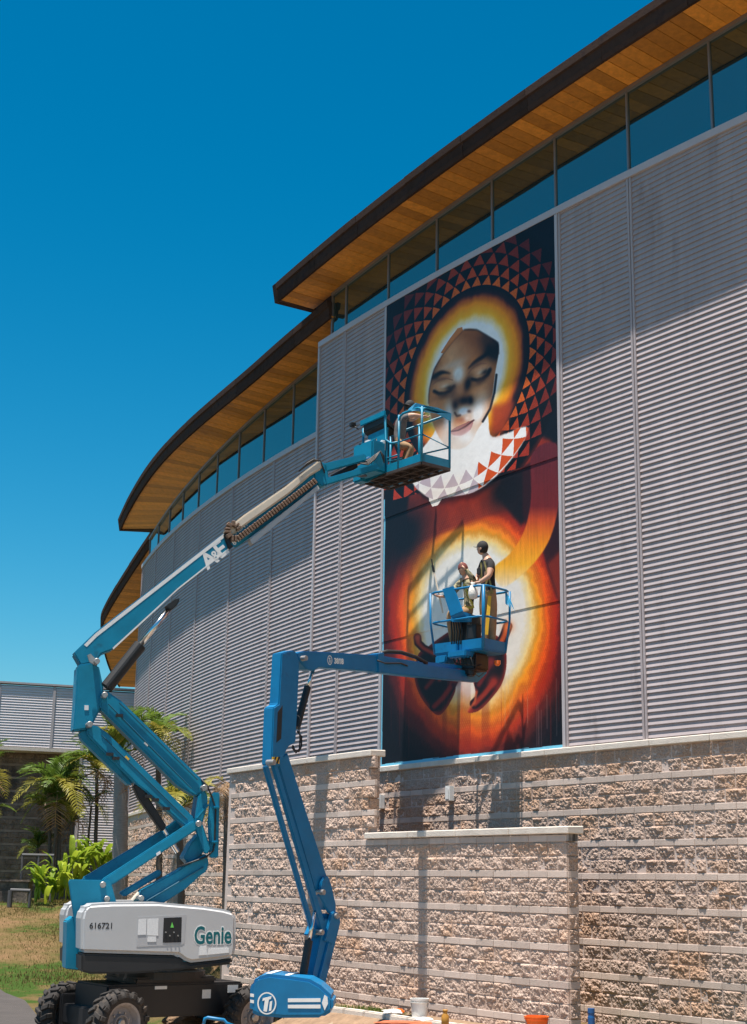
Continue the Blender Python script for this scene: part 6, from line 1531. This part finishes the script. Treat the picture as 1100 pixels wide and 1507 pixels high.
def make_bounce_yard():  # pale dirt, mostly unseen, added to bounce warm light onto soffit and mural
    mb = MB(); xs = [-4.5 + 0.5 * i for i in range(24)] + [8 + 3 * i for i in range(14)]; ys = [-24 + 3 * i for i in range(13)] + [13 + 0.5 * i for i in range(25)]; idx = {}
    def vid(i, j):
        if (i, j) not in idx: idx[(i, j)] = len(mb.v); mb.v.append((xs[i], ys[j], gz(xs[i], ys[j]) + 0.056))
        return idx[(i, j)]
    for i in range(len(xs) - 1):
        for j in range(len(ys) - 1):
            if all(math.hypot(x - CX, y - CY) - RAD > OS + 1.2 for x in xs[i:i + 2] for y in ys[j:j + 2]):
                mb.f.append((vid(i, j), vid(i + 1, j), vid(i + 1, j + 1), vid(i, j + 1))); mb.m.append(0)
    tag(mb.build('bounce_dirt_yard', mat('bounce_dirt', (0.29, 0.22, 0.155), 1.0, var=0.25, scale=2.5, bump=0.7, bscale=25, dirt=(0.32, 0.22, 0.14), dscale=0.8, dthr=0.55), smooth=True), kind='structure')
make_bounce_yard()
mb = MB()
for i in range(11):
    a, b = 212.2 + i * 0.36, 212.2 + (i + 1) * 0.36 - 0.012
    c0, c1 = cyl(a, OS + 0.86, 0), cyl(b, OS + 0.86, 0); za, zb = gz(c0.x, c0.y), gz(c1.x, c1.y)
    mb = MB(); mb.hexa([cyl(a, OS + 0.80, za - 0.1), cyl(a, OS + 0.92, za - 0.1), cyl(b, OS + 0.92, zb - 0.1), cyl(b, OS + 0.80, zb - 0.1), cyl(a, OS + 0.80, za + 0.13), cyl(a, OS + 0.92, za + 0.13), cyl(b, OS + 0.92, zb + 0.13), cyl(b, OS + 0.80, zb + 0.13)])
    tag(mb.build('kerb', M_CONC, bevel=0.02), kind='structure')
def lump_mesh(name, m, seed, s=(1, 1, 0.6)):
    bm = bmesh.new(); bmesh.ops.create_icosphere(bm, subdivisions=3, radius=1)
    for v in bm.verts:
        k = 1 + 0.35 * noise.noise(v.co * 1.3 + Vector((seed, 0, 0))) + 0.12 * noise.noise(v.co * 4 + Vector((0, seed, 0))); v.co = Vector((v.co.x * s[0], v.co.y * s[1], v.co.z * s[2])) * k
    me = bpy.data.meshes.new(name); bm.to_mesh(me); bm.free(); me.materials.append(m); return me
def bucket(label, x, y, Y, R0, R1, h, m, rim=None, lid=False):
    b = ptY(x, y, Y); t = thing('bucket', b, label, 'bucket', 'buckets by the wall')
    mb = MB(); mb.lathe([(0, 0), (R0, 0), (R1 * 0.985, h * 0.80), (R1 + 0.012, h * 0.80), (R1 + 0.012, h * 0.84), (R1, h * 0.84), (R1, h * 0.90), (R1 + 0.012, h * 0.90), (R1 + 0.014, h), (R1 - 0.008, h), (R0 - 0.01, 0.02), (0, 0.02)], b, up, 24, cap=False); mb.build('tub', m, t, smooth=False)
    mb = MB(); mb.tube([b + Vector((R1 * math.cos(a), -R1 * 0.25 - R1 * 0.8 * math.sin(a) * 0.4, h * 0.86 - 0.16 * math.sin(a))) for a in [math.pi * k / 10 for k in range(11)]], 0.005, 6); mb.build('handle', M_STEEL, t, smooth=True)
    return b
WB = mat('milky_plastic', (0.72, 0.70, 0.66), 0.35, var=0.08, scale=6, dirt=(0.45, 0.40, 0.36), dscale=5, dthr=0.58); OB_ = mat('orange_plastic', (0.85, 0.13, 0.008), 0.4)
bucket('white plastic bucket under the shadow line on the screen wall', 617.5, 1500, 22.9, 0.11, 0.135, 0.30, WB)
b = bucket('bright orange bucket at the foot of the stepped screen wall', 790, 1519, 20.9, 0.14, 0.16, 0.21, OB_)
mb = MB(); mb.lathe([(0, 0), (0.055, 0), (0.055, 0.16), (0.03, 0.20), (0.03, 0.225), (0.036, 0.225), (0.036, 0.25), (0, 0.25)], ptY(655.5, 1513, 21.6), up, 16, cap=False); tag(mb.build('jug', mat('amber_plastic', (0.42, 0.20, 0.03), 0.4), smooth=True), 'small amber jug on the soil between the white and orange buckets', 'jug')
mb = MB(); mb.lathe([(0, 0), (0.05, 0), (0.05, 0.20), (0.045, 0.22), (0.045, 0.26), (0.05, 0.26), (0.05, 0.32), (0, 0.32)], ptY(871, 1520, 20.9), up, 16, cap=False); tag(mb.build('bottle', mat('navy_plastic', (0.01, 0.08, 0.24), 0.35), smooth=False), 'blue bottle standing at the corner of the stepped screen wall', 'bottle')
for k, (x, y, Y, s, m, lab) in enumerate(((626, 1502, 22.6, (0.16, 0.12, 0.05), WB, 'crumpled white dust sheet at the foot of the white bucket'), (578, 1489, 23.9, (0.16, 0.12, 0.04), WB, 'scrap of white paper on the weeds by the kerb'), (586, 1488, 24.0, (0.10, 0.07, 0.04), OB_, 'orange scrap lying on the weeds by the kerb'), (600, 1505, 22.4, (0.5, 0.10, 0.03), mat('terracotta', (0.45, 0.12, 0.05), 0.8, var=0.3, scale=8), 'low heap of terracotta rubble along the kerb'), (270, 1504, 26.5, (0.35, 0.2, 0.12), soil, 'brown earth clod on the grass beneath the big lift'))):
    o = bpy.data.objects.new(('dust_sheet', 'paper_scrap', 'plastic_scrap', 'rubble', 'earth_clod')[k], lump_mesh('lump', m, k * 3.1, s)); place(o, None, Matrix.Translation(ptY(x, y, Y))); tag(o, lab, ('dust sheet', 'paper', 'scrap', 'rubble', 'clod')[k])
mb = MB(); Yq = 20.4
fr_ = [ptY(300, 1507, Yq), ptY(302, 1499, Yq), ptY(306, 1497.5, Yq), ptY(330, 1501, Yq), ptY(334, 1506, Yq), ptY(345, 1510, Yq)]
mb.tube([p for p in fr_], 0.022, 8); mb.tube([fr_[0], fr_[0] + Vector((0, 0, -0.5))], 0.022, 8); mb.tube([fr_[-1], fr_[-1] + Vector((0, 0, -0.5))], 0.022, 8)
tag(mb.build('tow_frame', BLUE2, smooth=True), 'bent blue tube frame standing on the ground between the two lifts', 'frame')
